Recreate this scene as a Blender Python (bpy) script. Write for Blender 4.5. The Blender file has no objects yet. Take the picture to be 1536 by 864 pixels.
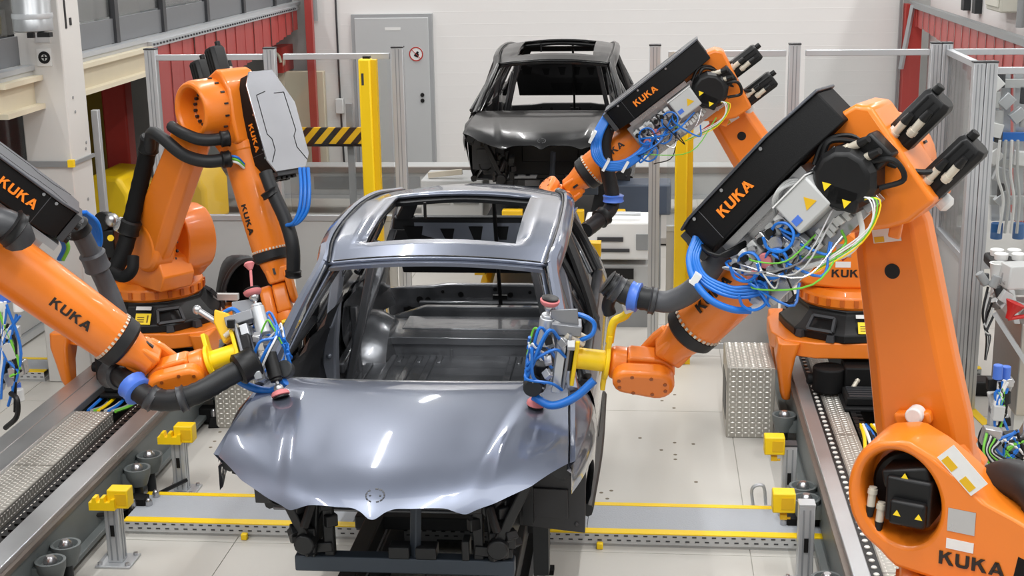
import bpy, bmesh, math, random
from mathutils import Vector as V, Matrix as M
random.seed(7)
S = bpy.context.scene
COL = S.collection
R = math.radians
# ---------------------------------------------------------------- camera
CAM_F = 2138.459
CR = V((0.99525960, 0.09592888, -0.01599927)); CU = V((-0.00859264, 0.25060264, 0.96805190)); CF = V((-0.09687359, 0.96332547, -0.25023897))
CO = V((0, 0, 3.77843))
cd = bpy.data.cameras.new('camera'); cam = bpy.data.objects.new('camera', cd); COL.objects.link(cam)
cd.sensor_width = 36; cd.lens = CAM_F / 1536 * 36; cd.clip_end = 200
cam.matrix_world = M(((CR.x, CU.x, -CF.x, CO.x), (CR.y, CU.y, -CF.y, CO.y), (CR.z, CU.z, -CF.z, CO.z), (0, 0, 0, 1)))
S.camera = cam
# ---------------------------------------------------------------- world, lights, exposure
w = bpy.data.worlds.new('world'); S.world = w; w.use_nodes = True
w.node_tree.nodes['Background'].inputs[0].default_value = (0.95, 0.98, 1.0, 1)
w.node_tree.nodes['Background'].inputs[1].default_value = 0.26
def area(name, loc, sx, sy, power, rot=(0, 0, 0), col=(1, 0.99, 0.975)):
    l = bpy.data.lights.new(name, 'AREA'); l.shape = 'RECTANGLE'; l.size = sx; l.size_y = sy; l.energy = power; l.color = col
    o = bpy.data.objects.new(name, l); o.location = loc; o.rotation_euler = rot; COL.objects.link(o); return o
# rows of linear hall lamps under the roof, running along the line
for i, x in enumerate((-6.2, -2.95, 0.9, 4.4)):
    for y in (-3.5, 4.2, 12, 19):
        area('hall_lamp', (x, y, 7.4), 0.09, 2.8, 150)
area('soft_fill', (-1, 3.5, 8.5), 9, 5, 300, (R(12), 0, 0), (0.95, 0.98, 1.0))  # unseen broad area light, added for general fill
S.view_settings.view_transform = 'Standard'; S.view_settings.look = 'None'
S.view_settings.gamma = 1; S.view_settings.use_curve_mapping = False
S.view_settings.exposure = 0.0

# ---------------------------------------------------------------- helpers
def at(px, py, y):
    "point at depth y (along the line) that the camera sees at a pixel of the 1536x864 frame"
    d = CF * CAM_F + CR * (px - 768) - CU * (py - 432)
    return CO + d * (y / d.y)
def lin(c):
    return tuple(((v / 255) / 12.92 if v / 255 <= 0.04045 else ((v / 255 + 0.055) / 1.055) ** 2.4) for v in c)
MATS = {}
def mat(name, rgb, rough=0.5, metal=0.0, coat=0.0, var=0.05, scale=6.0, bump=0.0, bscale=60.0, spec=0.5, emit=0.0):
    m = bpy.data.materials.new(name); m.use_nodes = True; nt = m.node_tree; b = nt.nodes['Principled BSDF']
    c = lin(rgb)
    tc = nt.nodes.new('ShaderNodeTexCoord'); nz = nt.nodes.new('ShaderNodeTexNoise'); nz.inputs['Scale'].default_value = scale; nz.inputs['Detail'].default_value = 4
    nt.links.new(tc.outputs['Object'], nz.inputs['Vector'])
    mx = nt.nodes.new('ShaderNodeMix'); mx.data_type = 'RGBA'
    mx.inputs[6].default_value = tuple(max(0, v * (1 - var)) for v in c) + (1,); mx.inputs[7].default_value = tuple(min(1, v * (1 + var)) for v in c) + (1,)
    nt.links.new(nz.outputs['Fac'], mx.inputs[0]); nt.links.new(mx.outputs[2], b.inputs['Base Color'])
    mr = nt.nodes.new('ShaderNodeMapRange'); mr.inputs[3].default_value = max(0, rough - 0.05); mr.inputs[4].default_value = min(1, rough + 0.05)
    nt.links.new(nz.outputs['Fac'], mr.inputs[0]); nt.links.new(mr.outputs[0], b.inputs['Roughness'])
    b.inputs['Metallic'].default_value = metal; b.inputs['Coat Weight'].default_value = coat; b.inputs['Coat Roughness'].default_value = 0.05
    b.inputs['Specular IOR Level'].default_value = spec
    if bump:
        n2 = nt.nodes.new('ShaderNodeTexNoise'); n2.inputs['Scale'].default_value = bscale; nt.links.new(tc.outputs['Object'], n2.inputs['Vector'])
        bp = nt.nodes.new('ShaderNodeBump'); bp.inputs['Strength'].default_value = bump; bp.inputs['Distance'].default_value = 0.01
        nt.links.new(n2.outputs['Fac'], bp.inputs['Height']); nt.links.new(bp.outputs[0], b.inputs['Normal'])
    if emit:
        b.inputs['Emission Color'].default_value = c + (1,); b.inputs['Emission Strength'].default_value = emit
    MATS[name] = m; return m
ORANGE = mat('robot_orange', (231, 123, 28), 0.36, coat=0.25, var=0.04)
BLACK = mat('black_plastic', (16, 16, 17), 0.45, spec=0.35, var=0.15)
BLACKM = mat('black_matte', (12, 12, 13), 0.65, spec=0.25, var=0.15, bump=0.1, bscale=200)
RUBBER = mat('hose_rubber', (27, 28, 30), 0.5, spec=0.4, var=0.12)
HOSEG = mat('grey_hose', (72, 73, 77), 0.5, var=0.1)
DGREY = mat('dark_grey_plastic', (54, 55, 58), 0.45, var=0.1)
DCAST = mat('dark_cast_steel', (52, 54, 56), 0.5, metal=0.4, var=0.1)
LOGO = mat('logo_orange', (245, 135, 30), 0.5)
LOGOB = mat('logo_black', (30, 22, 18), 0.5)
STEEL = mat('bright_steel', (190, 190, 192), 0.28, metal=0.9, var=0.08)
LID = mat('lid_bright_reflection', (186, 188, 194), 0.26, metal=0.85, var=0.32, scale=1.6)  # same metal as the dark lid, its bright reflection put into the colour
LIDD = mat('dark_lid', (84, 86, 92), 0.36, metal=0.6, var=0.15, scale=3)
ALU = mat('aluminium_profile', (196, 199, 202), 0.38, metal=0.55, var=0.05)
ALUD = mat('profile_groove', (146, 150, 154), 0.5, metal=0.4)
RAIL = mat('machined_rail', (196, 198, 200), 0.34, metal=0.85, var=0.16, scale=2.2)
GREEN = mat('grey_green_paint', (104, 110, 110), 0.45, var=0.08)
TREAD = mat('tread_plate', (176, 172, 164), 0.36, metal=0.55, var=0.12)
LOZ = mat('tread_lozenge', (236, 233, 226), 0.3, metal=0.35, var=0.08)
YELLOW = mat('safety_yellow', (245, 205, 12), 0.42, var=0.03)
YELLOWD = mat('mustard_yellow', (222, 176, 20), 0.45, var=0.08)
WHITE = mat('white_plastic', (226, 226, 224), 0.5, var=0.03)
LGREY = mat('light_grey_paint', (186, 187, 186), 0.45, var=0.04)
MGREY = mat('mid_grey_paint', (140, 142, 143), 0.45, var=0.06)
BLUE = mat('blue_tube', (28, 110, 200), 0.35, var=0.06)
BLUEC = mat('blue_collar', (74, 116, 208), 0.4, var=0.05)
PINK = mat('pink_pad', (205, 120, 122), 0.7, var=0.08)
REDP = mat('red_paint', (176, 52, 44), 0.5, var=0.08)
GREENW = mat('green_wire', (110, 190, 60), 0.5)
PAPER = mat('sticker_white', (224, 224, 222), 0.6, var=0.04, scale=30)
BEIGE = mat('connector_beige', (206, 198, 182), 0.4, metal=0.3, var=0.05)
CREAM = mat('cream_beam', (214, 204, 180), 0.5, var=0.04)
ECOAT = mat('grey_ecoat', (116, 118, 122), 0.25, metal=0.55, coat=0.4, var=0.25, scale=4, bump=0.5, bscale=7)
ECOATD = mat('dark_ecoat', (34, 35, 37), 0.4, metal=0.2, var=0.2, scale=4)
PAINT = mat('metallic_grey_paint', (108, 114, 129), 0.36, metal=0.7, coat=1.0, var=0.02)
PAINTB = mat('black_car_paint', (9, 9, 10), 0.3, metal=0.0, spec=0.25, coat=0.4, var=0.02)
BROWN = mat('copper_film', (120, 66, 48), 0.35, metal=0.4, var=0.15)
def glass_mat(name, tint, rough, gl):
    m = bpy.data.materials.new(name); m.use_nodes = True; nt = m.node_tree; nt.nodes.clear()
    o = nt.nodes.new('ShaderNodeOutputMaterial'); t = nt.nodes.new('ShaderNodeBsdfTransparent'); t.inputs[0].default_value = tint + (1,)
    g = nt.nodes.new('ShaderNodeBsdfGlossy'); g.inputs['Roughness'].default_value = rough
    fr = nt.nodes.new('ShaderNodeFresnel'); fr.inputs[0].default_value = 1.45
    mul = nt.nodes.new('ShaderNodeMath'); mul.operation = 'MULTIPLY'; mul.inputs[1].default_value = gl; nt.links.new(fr.outputs[0], mul.inputs[0])
    mx = nt.nodes.new('ShaderNodeMixShader'); nt.links.new(mul.outputs[0], mx.inputs[0]); nt.links.new(t.outputs[0], mx.inputs[1]); nt.links.new(g.outputs[0], mx.inputs[2])
    nt.links.new(mx.outputs[0], o.inputs[0]); return m
PANE = glass_mat('clear_polycarbonate', (0.93, 0.94, 0.94), 0.05, 0.8)
REDPVC = bpy.data.materials.new('red_pvc_strip'); REDPVC.use_nodes = True
_b = REDPVC.node_tree.nodes['Principled BSDF']; _b.inputs['Base Color'].default_value = lin((184, 74, 70)) + (1,); _b.inputs['Roughness'].default_value = 0.35
_n = REDPVC.node_tree.nodes.new('ShaderNodeTexNoise'); _n.inputs['Scale'].default_value = 2
_r = REDPVC.node_tree.nodes.new('ShaderNodeMapRange'); _r.inputs[3].default_value = 0.8; _r.inputs[4].default_value = 0.95
REDPVC.node_tree.links.new(_n.outputs['Fac'], _r.inputs[0]); REDPVC.node_tree.links.new(_r.outputs[0], _b.inputs['Alpha'])
def stripe_mat():
    m = mat('hazard_stripes', (240, 190, 10), 0.5); nt = m.node_tree; b = nt.nodes['Principled BSDF']
    tc = nt.nodes.new('ShaderNodeTexCoord'); sp = nt.nodes.new('ShaderNodeSeparateXYZ'); nt.links.new(tc.outputs['Object'], sp.inputs[0])
    ml = nt.nodes.new('ShaderNodeMath'); ml.operation = 'MULTIPLY'; ml.inputs[1].default_value = 0.9; nt.links.new(sp.outputs[2], ml.inputs[0])
    su = nt.nodes.new('ShaderNodeMath'); su.operation = 'SUBTRACT'; nt.links.new(sp.outputs[0], su.inputs[0]); nt.links.new(ml.outputs[0], su.inputs[1])
    sc = nt.nodes.new('ShaderNodeMath'); sc.operation = 'MULTIPLY'; sc.inputs[1].default_value = 5.4; nt.links.new(su.outputs[0], sc.inputs[0])
    fr = nt.nodes.new('ShaderNodeMath'); fr.operation = 'FRACT'; nt.links.new(sc.outputs[0], fr.inputs[0])
    gt = nt.nodes.new('ShaderNodeMath'); gt.operation = 'GREATER_THAN'; gt.inputs[1].default_value = 0.5; nt.links.new(fr.outputs[0], gt.inputs[0])
    mx = nt.nodes.new('ShaderNodeMix'); mx.data_type = 'RGBA'; mx.inputs[6].default_value = lin((30, 28, 26)) + (1,); mx.inputs[7].default_value = lin((238, 186, 20)) + (1,)
    nt.links.new(gt.outputs[0], mx.inputs[0]); nt.links.new(mx.outputs[2], b.inputs['Base Color']); return m
HAZARD = stripe_mat()

def eul(r): return M.Rotation(r[2], 3, 'Z') @ M.Rotation(r[1], 3, 'Y') @ M.Rotation(r[0], 3, 'X')
def frame(o, x, y, z):
    return M(((x[0], y[0], z[0], o[0]), (x[1], y[1], z[1], o[1]), (x[2], y[2], z[2], o[2]), (0, 0, 0, 1)))
def perp(a):
    a = V(a).normalized(); t = V((0, 0, 1)) if abs(a.z) < 0.9 else V((1, 0, 0))
    x = t.cross(a).normalized(); return x, a.cross(x)
def spline(pts, k=6):
    P = [V(p) for p in pts]
    if len(P) < 3: return P
    Q = [P[0] * 2 - P[1]] + P + [P[-1] * 2 - P[-2]]; out = []
    for i in range(1, len(Q) - 2):
        a, b, c, d = Q[i - 1:i + 3]
        for j in range(k):
            t = j / k
            out.append(0.5 * ((2 * b) + (c - a) * t + (2 * a - 5 * b + 4 * c - d) * t * t + (3 * b - a - 3 * c + d) * t ** 3))
    out.append(P[-1]); return out
W = {}      # world matrix of every object that parents others
CACHE = {}
class MB:
    def __init__(s, T=None): s.v = []; s.f = []; s.T = T
    def add(s, vs, fs):
        o = len(s.v)
        s.v += [V(p) if s.T is None else s.T @ V(p) for p in vs]
        s.f += [[i + o for i in f] for f in fs]; return s
    def box(s, c, d, rot=None, taper=1.0):
        hx, hy, hz = d[0] / 2, d[1] / 2, d[2] / 2; m = eul(rot) if rot else None; vs = []
        for z in (-1, 1):
            k = taper if z > 0 else 1
            for x, y in ((-1, -1), (1, -1), (1, 1), (-1, 1)):
                p = V((x * hx * k, y * hy * k, z * hz)); vs.append((m @ p if m else p) + V(c))
        return s.add(vs, [(3, 2, 1, 0), (4, 5, 6, 7), (0, 1, 5, 4), (1, 2, 6, 5), (2, 3, 7, 6), (3, 0, 4, 7)])
    def b2(s, x0, x1, y0, y1, z0, z1): return s.box(((x0 + x1) / 2, (y0 + y1) / 2, (z0 + z1) / 2), (x1 - x0, y1 - y0, z1 - z0))
    def bar(s, a, b, w, h, up=(0, 0, 1)):
        a, b = V(a), V(b); d = (b - a).normalized(); x = d.cross(V(up)).normalized(); z = x.cross(d)
        vs = [p + x * (i * w / 2) + z * (j * h / 2) for p in (a, b) for i, j in ((-1, -1), (1, -1), (1, 1), (-1, 1))]
        return s.add(vs, [(3, 2, 1, 0), (4, 5, 6, 7), (0, 1, 5, 4), (1, 2, 6, 5), (2, 3, 7, 6), (3, 0, 4, 7)])
    def cyl(s, a, b, r0, r1=None, n=16):
        r1 = r0 if r1 is None else r1; a, b = V(a), V(b); x, y = perp(b - a); vs = []
        for p, r in ((a, r0), (b, r1)):
            for i in range(n):
                t = 2 * math.pi * i / n; vs.append(p + x * (r * math.cos(t)) + y * (r * math.sin(t)))
        return s.add(vs, [(i, (i + 1) % n, n + (i + 1) % n, n + i) for i in range(n)] + [tuple(range(n - 1, -1, -1)), tuple(range(n, 2 * n))])
    def loft(s, rings, cap=True):
        n = len(rings[0]); vs = [p for r in rings for p in r]; fs = []
        for k in range(len(rings) - 1):
            for i in range(n): fs.append((k * n + i, k * n + (i + 1) % n, (k + 1) * n + (i + 1) % n, (k + 1) * n + i))
        if cap: fs += [tuple(range(n - 1, -1, -1)), tuple(range((len(rings) - 1) * n, len(rings) * n))]
        return s.add(vs, fs)
    def lathe(s, prof, o, ax, n=24):
        o, ax = V(o), V(ax).normalized(); x, y = perp(ax); rings = []
        for t, r in prof: rings.append([o + ax * t + x * (r * math.cos(2 * math.pi * i / n)) + y * (r * math.sin(2 * math.pi * i / n)) for i in range(n)])
        return s.loft(rings, cap=tuple(prof[0]) != tuple(prof[-1]))
    def tube(s, pts, r, n=8, k=6, ribs=0):
        P = spline(pts, k); m = len(P); rings = []; d = (P[1] - P[0]).normalized(); x, _ = perp(d)
        for i, p in enumerate(P):
            d = (P[min(i + 1, m - 1)] - P[max(i - 1, 0)]).normalized(); x = (x - d * x.dot(d)).normalized(); y = d.cross(x)
            rr = (r[0] + (r[1] - r[0]) * i / (m - 1)) if isinstance(r, tuple) else r
            if ribs and i % 2: rr *= ribs
            rings.append([p + x * (rr * math.cos(2 * math.pi * j / n)) + y * (rr * math.sin(2 * math.pi * j / n)) for j in range(n)])
        return s.loft(rings)
    def prism(s, poly, T, h0, h1):
        n = len(poly); vs = [T @ V((p[0], p[1], h)) for h in (h0, h1) for p in poly]
        return s.add(vs, [(i, (i + 1) % n, n + (i + 1) % n, n + i) for i in range(n)] + [tuple(range(n - 1, -1, -1)), tuple(range(n, 2 * n))])
    def ball(s, c, r, n=12, sc=(1, 1, 1)):
        c = V(c); rings = []
        for k in range(1, n // 2):
            t = math.pi * k / (n // 2)
            rings.append([c + V((r * sc[0] * math.sin(t) * math.cos(2 * math.pi * i / n), r * sc[1] * math.sin(t) * math.sin(2 * math.pi * i / n), r * sc[2] * math.cos(t))) for i in range(n)])
        return s.loft(rings)
    def grid(s, P, keep=None):
        a, b = len(P), len(P[0]); vs = [p for row in P for p in row]
        return s.add(vs, [(i * b + j, i * b + j + 1, (i + 1) * b + j + 1, (i + 1) * b + j) for i in range(a - 1) for j in range(b - 1) if keep is None or keep(i, j)])
def obj(name, mb, m, parent=None, fr=None, bevel=0, ang=38, solid=0, key=None, kind=None, seg=2, soff=0, weld=False):
    """one mesh object. fr: world matrix of the part's own frame, the mesh then holds coordinates in that frame;
    without fr the mesh holds world coordinates, moved into the parent's frame"""
    PW = W[parent] if parent is not None else M.Identity(4)
    if key and key in CACHE: me = CACHE[key]
    else:
        if callable(mb): mb = mb()
        vs = mb.v if fr is not None else [PW.inverted() @ p for p in mb.v]
        me = bpy.data.meshes.new(name); me.from_pydata([tuple(p) for p in vs], [], mb.f)
        bm = bmesh.new(); bm.from_mesh(me)
        if weld: bmesh.ops.remove_doubles(bm, verts=bm.verts, dist=1e-5)
        bmesh.ops.recalc_face_normals(bm, faces=bm.faces); bm.to_mesh(me); bm.free()
        for p in me.polygons: p.use_smooth = True
        me.set_sharp_from_angle(angle=R(ang)); me.materials.append(m)
        if key: CACHE[key] = me
    o = bpy.data.objects.new(name, me); COL.objects.link(o)
    if parent is not None: o.parent = parent
    o.matrix_basis = PW.inverted() @ fr if fr is not None else M.Identity(4)
    W[o] = PW @ o.matrix_basis
    if me.materials[0] != m:
        o.material_slots[0].link = 'OBJECT'; o.material_slots[0].material = m
    if solid:
        s = o.modifiers.new('solid', 'SOLIDIFY'); s.thickness = solid; s.offset = soff
    if bevel:
        b = o.modifiers.new('bevel', 'BEVEL'); b.width = bevel; b.segments = seg; b.limit_method = 'ANGLE'; b.angle_limit = R(40)
    if kind: o['kind'] = kind
    return o
def thing(name, label, cat, loc=(0, 0, 0), group=None, rz=0, kind=None):
    o = bpy.data.objects.new(name, None); COL.objects.link(o); o.empty_display_size = 0.1
    o.location = loc; o.rotation_euler = (0, 0, rz); W[o] = M.Translation(V(loc)) @ M.Rotation(rz, 4, 'Z')
    if kind: o['kind'] = kind
    if label: tag(o, label, cat, group)
    return o
def tag(o, label, cat, group=None):
    o['label'] = label; o['category'] = cat
    if group: o['group'] = group
    return o
def struct(name, mb, m, **k):
    o = obj(name, mb, m, **k); o['kind'] = 'structure'; return o
# block letters of the maker's mark, unit height, as convex polygons
LET = {
 'K': ([[(0, 0), (.22, 0), (.22, 1), (0, 1)], [(.22, .42), (.42, .60), (.80, 1), (.52, 1), (.22, .66)], [(.34, .55), (.50, .68), (.92, 0), (.64, 0)]], .94),
 'U': ([[(0, .25), (.22, .25), (.22, 1), (0, 1)], [(.62, .25), (.84, .25), (.84, 1), (.62, 1)], [(0, .25), (.1, .05), (.22, 0), (.30, .2), (.22, .28)], [(.22, 0), (.62, 0), (.58, .2), (.28, .2)], [(.62, 0), (.76, .05), (.84, .25), (.62, .28), (.55, .2)]], .92),
 'A': ([[(0, 0), (.24, 0), (.58, 1), (.36, 1)], [(.72, 0), (.98, 0), (.60, 1), (.38, 1)], [(.2, .2), (.78, .2), (.72, .38), (.26, .38)]], 1.0)}
def word(h, fn, t=0.002, width=1.12, sub=4):
    "KUKA as raised polygons; fn(u, v, d) maps text metres to space, d is height above the surface"
    mb = MB(); x = 0
    for ch in 'KUKA':
        polys, adv = LET[ch]
        for pl in polys:
            n = len(pl); pts = []
            for i in range(n):
                a, b = pl[i], pl[(i + 1) % n]
                for j in range(sub): pts.append((a[0] + (b[0] - a[0]) * j / sub, a[1] + (b[1] - a[1]) * j / sub))
            m = len(pts); c = (sum(p[0] for p in pts) / m, sum(p[1] for p in pts) / m)
            vs = [fn((x + p[0]) * h * width, p[1] * h, t) for p in pts]
            md = [fn((x + (p[0] + c[0]) / 2) * h * width, (p[1] + c[1]) / 2 * h, t) for p in pts]
            vs += md + [fn((x + c[0]) * h * width, c[1] * h, t)] + [fn((x + p[0]) * h * width, p[1] * h, -t) for p in pts]
            fs = []
            for i in range(m):
                j = (i + 1) % m
                fs += [(i, j, m + j, m + i), (m + i, m + j, 2 * m), (2 * m + 1 + i, 2 * m + 1 + j, j, i)]
            mb.add(vs, fs)
        x += adv + .08
    return mb, (x - .08) * h * width
# ================================================================ setting
FLOORM = mat('concrete_floor', (198, 195, 188), 0.42, var=0.05, scale=0.9, bump=0.04, bscale=120)
FLOORD = mat('floor_joint', (168, 165, 158), 0.7)
WALLM = mat('white_siding', (228, 226, 224), 0.55, var=0.02, scale=0.5)
WALLG = mat('grey_siding', (170, 170, 168), 0.6, var=0.06)
mb = MB(); mb.b2(-12, 9, -2, 24, -0.12, -0.006); fl = struct('floor', mb, FLOORD)
gx = [-12, -8.2, -5.2, -2.6, -0.62, 0.62, 3.3, 6, 9]; gy = [-2, 1, 3.4, 5.8, 8.1, 10.72, 13.2, 16, 19, 24]
for i in range(len(gx) - 1):
    for j in range(len(gy) - 1):
        mb = MB(); mb.b2(gx[i] + .003, gx[i + 1] - .003, gy[j] + .003, gy[j + 1] - .003, -0.05, random.uniform(-.0006, 0)); obj('slab', mb, FLOORM, fl)
# drilled spots and scuffs left in the floor
mb = MB()
for px, py in ((994, 582), (1012, 592), (1011, 612), (993, 601), (992, 675), (1012, 664), (1013, 682), (1013, 689), (1040, 666), (960, 657), (902, 739), (917, 736), (911, 748), (1044, 723), (1051, 768), (923, 772), (1066, 778), (1060, 778), (982, 777), (330, 648), (322, 662), (316, 671)):
    d = CF * CAM_F + CR * (px - 768) - CU * (py - 432); p = CO + d * (CO.z / -d.z)
    mb.cyl((p.x, p.y, -.001), (p.x, p.y, .0012), .014, n=8)
obj('stain', mb, mat('floor_stain', (120, 110, 92), .8), fl, kind='stuff')
# far wall of ribbed siding
mb = MB(); pl = [(0, -0.3)]
z = 0
while z < 7.6: pl += [(0, z), (0, z + .164), (.001, z + .166), (.001, z + .168)]; z += .17
pl += [(0, 7.7), (-.3, 7.7), (-.3, -.3)]
pl = pl[1:]
mb.prism(pl, frame((0, 20, 0), (0, -1, 0), (0, 0, 1), (1, 0, 0)), -4.75, 3.36); wb = struct('wall_back', mb, WALLM, ang=4)
mb = MB(); mb.b2(-9, -4.75, 20.3, 20.5, -.1, 7.7); mb.b2(3.36, 9, 20.6, 20.8, -.1, 7.7); struct('wall_back_bay', mb, WALLG)
# door in the far wall
mb = MB(); mb.b2(-4.2, -3.06, 19.9, 20.05, 0, 2.53); d1 = struct('door_1', mb, mat('door_frame_grey', (158, 160, 162), .5))
mb = MB(); mb.b2(-4.15, -3.11, 19.88, 19.91, .02, 2.48); dl = obj('door_leaf', mb, mat('door_leaf_grey', (184, 186, 187), .5, var=.02), d1, bevel=.006)
mb = MB()
for z in (1.33, 1.41): mb.cyl((-3.22, 19.885, z), (-3.22, 19.86, z), .028, n=14)
obj('door_handle', mb, BLACK, dl)
mb = MB(); mb.b2(-3.72, -3.5, 19.876, 19.882, 2.31, 2.35); obj('door_plate', mb, PAPER, dl)
sg = thing('prohibition_sign', 'round white sign with red ring and black figure on the grey door', 'sign', (-3.29, 19.875, 1.98))
mb = MB(); mb.cyl((-3.29, 19.879, 1.98), (-3.29, 19.872, 1.98), .1, n=32); obj('sign_face', mb, WHITE, sg)
mb = MB(); mb.lathe([(0, .084), (0, .1), (.004, .1), (.004, .084), (0, .084)], (-3.29, 19.872, 1.98), (0, -1, 0), 32); mb.bar((-3.355, 19.869, 2.045), (-3.225, 19.869, 1.915), .005, .018, (0, 1, 0)); obj('red_ring', mb, REDP, sg)
mb = MB(); mb.box((-3.285, 19.8695, 1.965), (.06, .004, .05), (0, R(25), 0)); mb.cyl((-3.27, 19.871, 2.0), (-3.27, 19.867, 2.0), .018, n=10); obj('figure', mb, BLACK, sg)
# side walls of the hall, far outside the cell
mb = MB(); mb.b2(-9.2, -9, 2, 20.4, -.1, 7.7); struct('wall_left', mb, WALLG)
mb = MB(); mb.b2(6.4, 6.6, 2, 20.7, -.1, 7.7); struct('wall_right', mb, WALLM)
# dark doors and panels under the platform
g = thing('panel_partition', 'dark grey framed partition under the platform behind the white column', 'partition', (-7.2, 15, 0))
mb = MB(); mb.b2(-7.25, -7.2, 11, 19, 0, 2.3); obj('board', mb, mat('partition_grey', (98, 98, 98), .5, var=.05), g)
for y in (11, 12.6, 14.2, 15.8, 17.4, 19): mb = MB(); mb.b2(-7.21, -7.15, y - .05, y + .05, 0, 2.3); obj('upright', mb, MGREY, g)
for z in (.05, 1.1, 2.25): mb = MB(); mb.b2(-7.21, -7.15, 11, 19, z - .04, z + .04); obj('crossbar', mb, MGREY, g)
mb = MB(); mb.b2(-5.76, -5.5, 14.5, 14.72, 0, 2.35); tag(obj('red_column', mb, REDP, bevel=.02), 'red painted steel column under the platform right of the white column', 'column')
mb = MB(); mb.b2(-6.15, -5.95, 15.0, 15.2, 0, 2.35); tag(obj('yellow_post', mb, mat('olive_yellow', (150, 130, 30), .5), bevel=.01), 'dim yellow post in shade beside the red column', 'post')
mb = MB(); mb.b2(-6.9, -6.6, 10.9, 11.1, 0, 2.3); tag(obj('red_column', mb, REDP, bevel=.02), 'red column glimpsed left of the white column above the black housing', 'column')
# white building column
col = thing('steel_column', 'white painted box column with a target plate at upper left', 'column', (-4.95, 11.35, 0))
mb = MB(); mb.b2(-5.13, -4.74, 11.2, 11.62, 0, 5.2); obj('shaft', mb, mat('column_white', (212, 210, 206), .45, var=.03, scale=1.5), col, bevel=.012)
mb = MB(); mb.b2(-4.95, -4.83, 11.19, 11.2, 2.69, 2.83); pl = obj('target_plate', mb, PAPER, col)
mb = MB(); mb.lathe([(0, .026), (0, .05), (.003, .05), (.003, .026), (0, .026)], (-4.888, 11.189, 2.76), (0, -1, 0), 20); mb.b2(-4.911, -4.865, 11.186, 11.189, 2.755, 2.765); mb.b2(-4.893, -4.883, 11.186, 11.189, 2.737, 2.783); obj('target_ring', mb, BLACK, pl)
mb = MB(); mb.b2(-4.95, -4.83, 11.19, 11.2, 2.88, 2.945); obj('caption_plate', mb, mat('plate_grey', (196, 196, 196), .6), col)
mb = MB(); mb.b2(-5.15, -4.72, 11.17, 11.2, 1.87, 1.915); mb.b2(-4.74, -4.72, 11.17, 11.64, 1.88, 1.91); mb.b2(-5.15, -5.13, 11.17, 11.64, 1.87, 1.915); st = obj('strap', mb, MGREY, col)
mb = MB(); mb.box((-4.735, 11.165, 1.9), (.05, .04, .06)); obj('corner_clip', mb, YELLOW, st)
mb = MB(); mb.b2(-4.742, -4.735, 11.31, 11.34, 2.98, 3.42); mb.b2(-4.742, -4.735, 11.4, 11.44, 3.0, 3.06); mb.b2(-4.86, -4.84, 11.19, 11.205, 3.2, 3.3); obj('slot', mb, BLACK, col)
mb = MB()
for y, z in ((11.35, 2.3), (11.33, 2.42), (11.52, 2.02), (11.5, 1.97), (11.45, 1.55)): mb.cyl((-4.745, y, z), (-4.735, y, z), .013, n=10)
obj('bolt', mb, MGREY, col, kind='stuff')
du = thing('air_duct', 'galvanised round duct end hanging at the top left before the white column', 'duct', (-4.78, 10.7, 3.05))
mb = MB(); mb.lathe([(0, .135), (.01, .15), (.1, .15), (.11, .143), (.75, .143)], (-4.76, 10.75, 3.0), (0, 0, 1), 28); obj('duct_pipe', mb, mat('galvanised', (168, 170, 172), .35, metal=.7, var=.12), du)
mb = MB(); mb.lathe([(0, .153), (.02, .156), (.04, .153)], (-4.76, 10.75, 3.1), (0, 0, 1), 28); obj('band', mb, ALU, du)
mb = MB(); mb.b2(-4.68, -4.58, 10.62, 10.68, 2.965, 3.0); mb.b2(-4.76, -4.71, 10.62, 10.66, 2.96, 3.0); obj('latch', mb, BLACK, du)
# raised platform at left
pf = thing('platform', 'raised steel platform with cream edge beam along the left wall', 'platform', (-5.0, 15, 2.6))
mb = MB(); mb.b2(-9, -5.0, 9, 20.2, 2.6, 2.68); obj('deck', mb, LGREY, pf)
mb = MB(); mb.b2(-5.06, -5.0, 10.5, 13.9, 2.37, 2.6); mb.b2(-5.12, -4.92, 10.5, 13.85, 2.35, 2.39); mb.b2(-5.12, -4.92, 10.5, 13.85, 2.58, 2.62); obj('edge_beam', mb, CREAM, pf)
mb = MB(); mb.b2(-8, -5.25, 11.9, 12.1, 2.33, 2.6); mb.b2(-8, -5.25, 11.8, 12.2, 2.3, 2.34); mb.b2(-8, -5.25, 11.8, 12.2, 2.58, 2.62); obj('cross_beam', mb, CREAM, pf)
mb = MB(); mb.b2(-5.02, -4.97, 13.86, 14.0, 2.38, 2.6); obj('beam_end', mb, mat('beam_red', (214, 70, 40), .5), pf)
mb = MB(); mb.b2(-5.08, -4.98, 10, 20.2, 2.66, 2.7); obj('toe_rail', mb, ALU, pf)
mb = MB(); mb.b2(-5.13, -5.1, 10, 20.2, 2.7, 2.93); obj('kick_board', mb, mat('kick_grey', (112, 114, 117), .45), pf)
for y in (11.7, 13.34, 14.7, 16.2, 17.7, 19.2): mb = MB(); mb.b2(-5.13, -5.07, y - .045, y + .045, 2.68, 3.9); obj('post', mb, DGREY, pf)
mb = MB(); mb.b2(-5.13, -5.08, 10, 20.2, 3.8, 3.88); obj('handrail', mb, DGREY, pf)
mb = MB(); mb.b2(-5.115, -5.11, 10, 20.2, 2.95, 3.78); obj('guard_pane', mb, PANE, pf)
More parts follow.
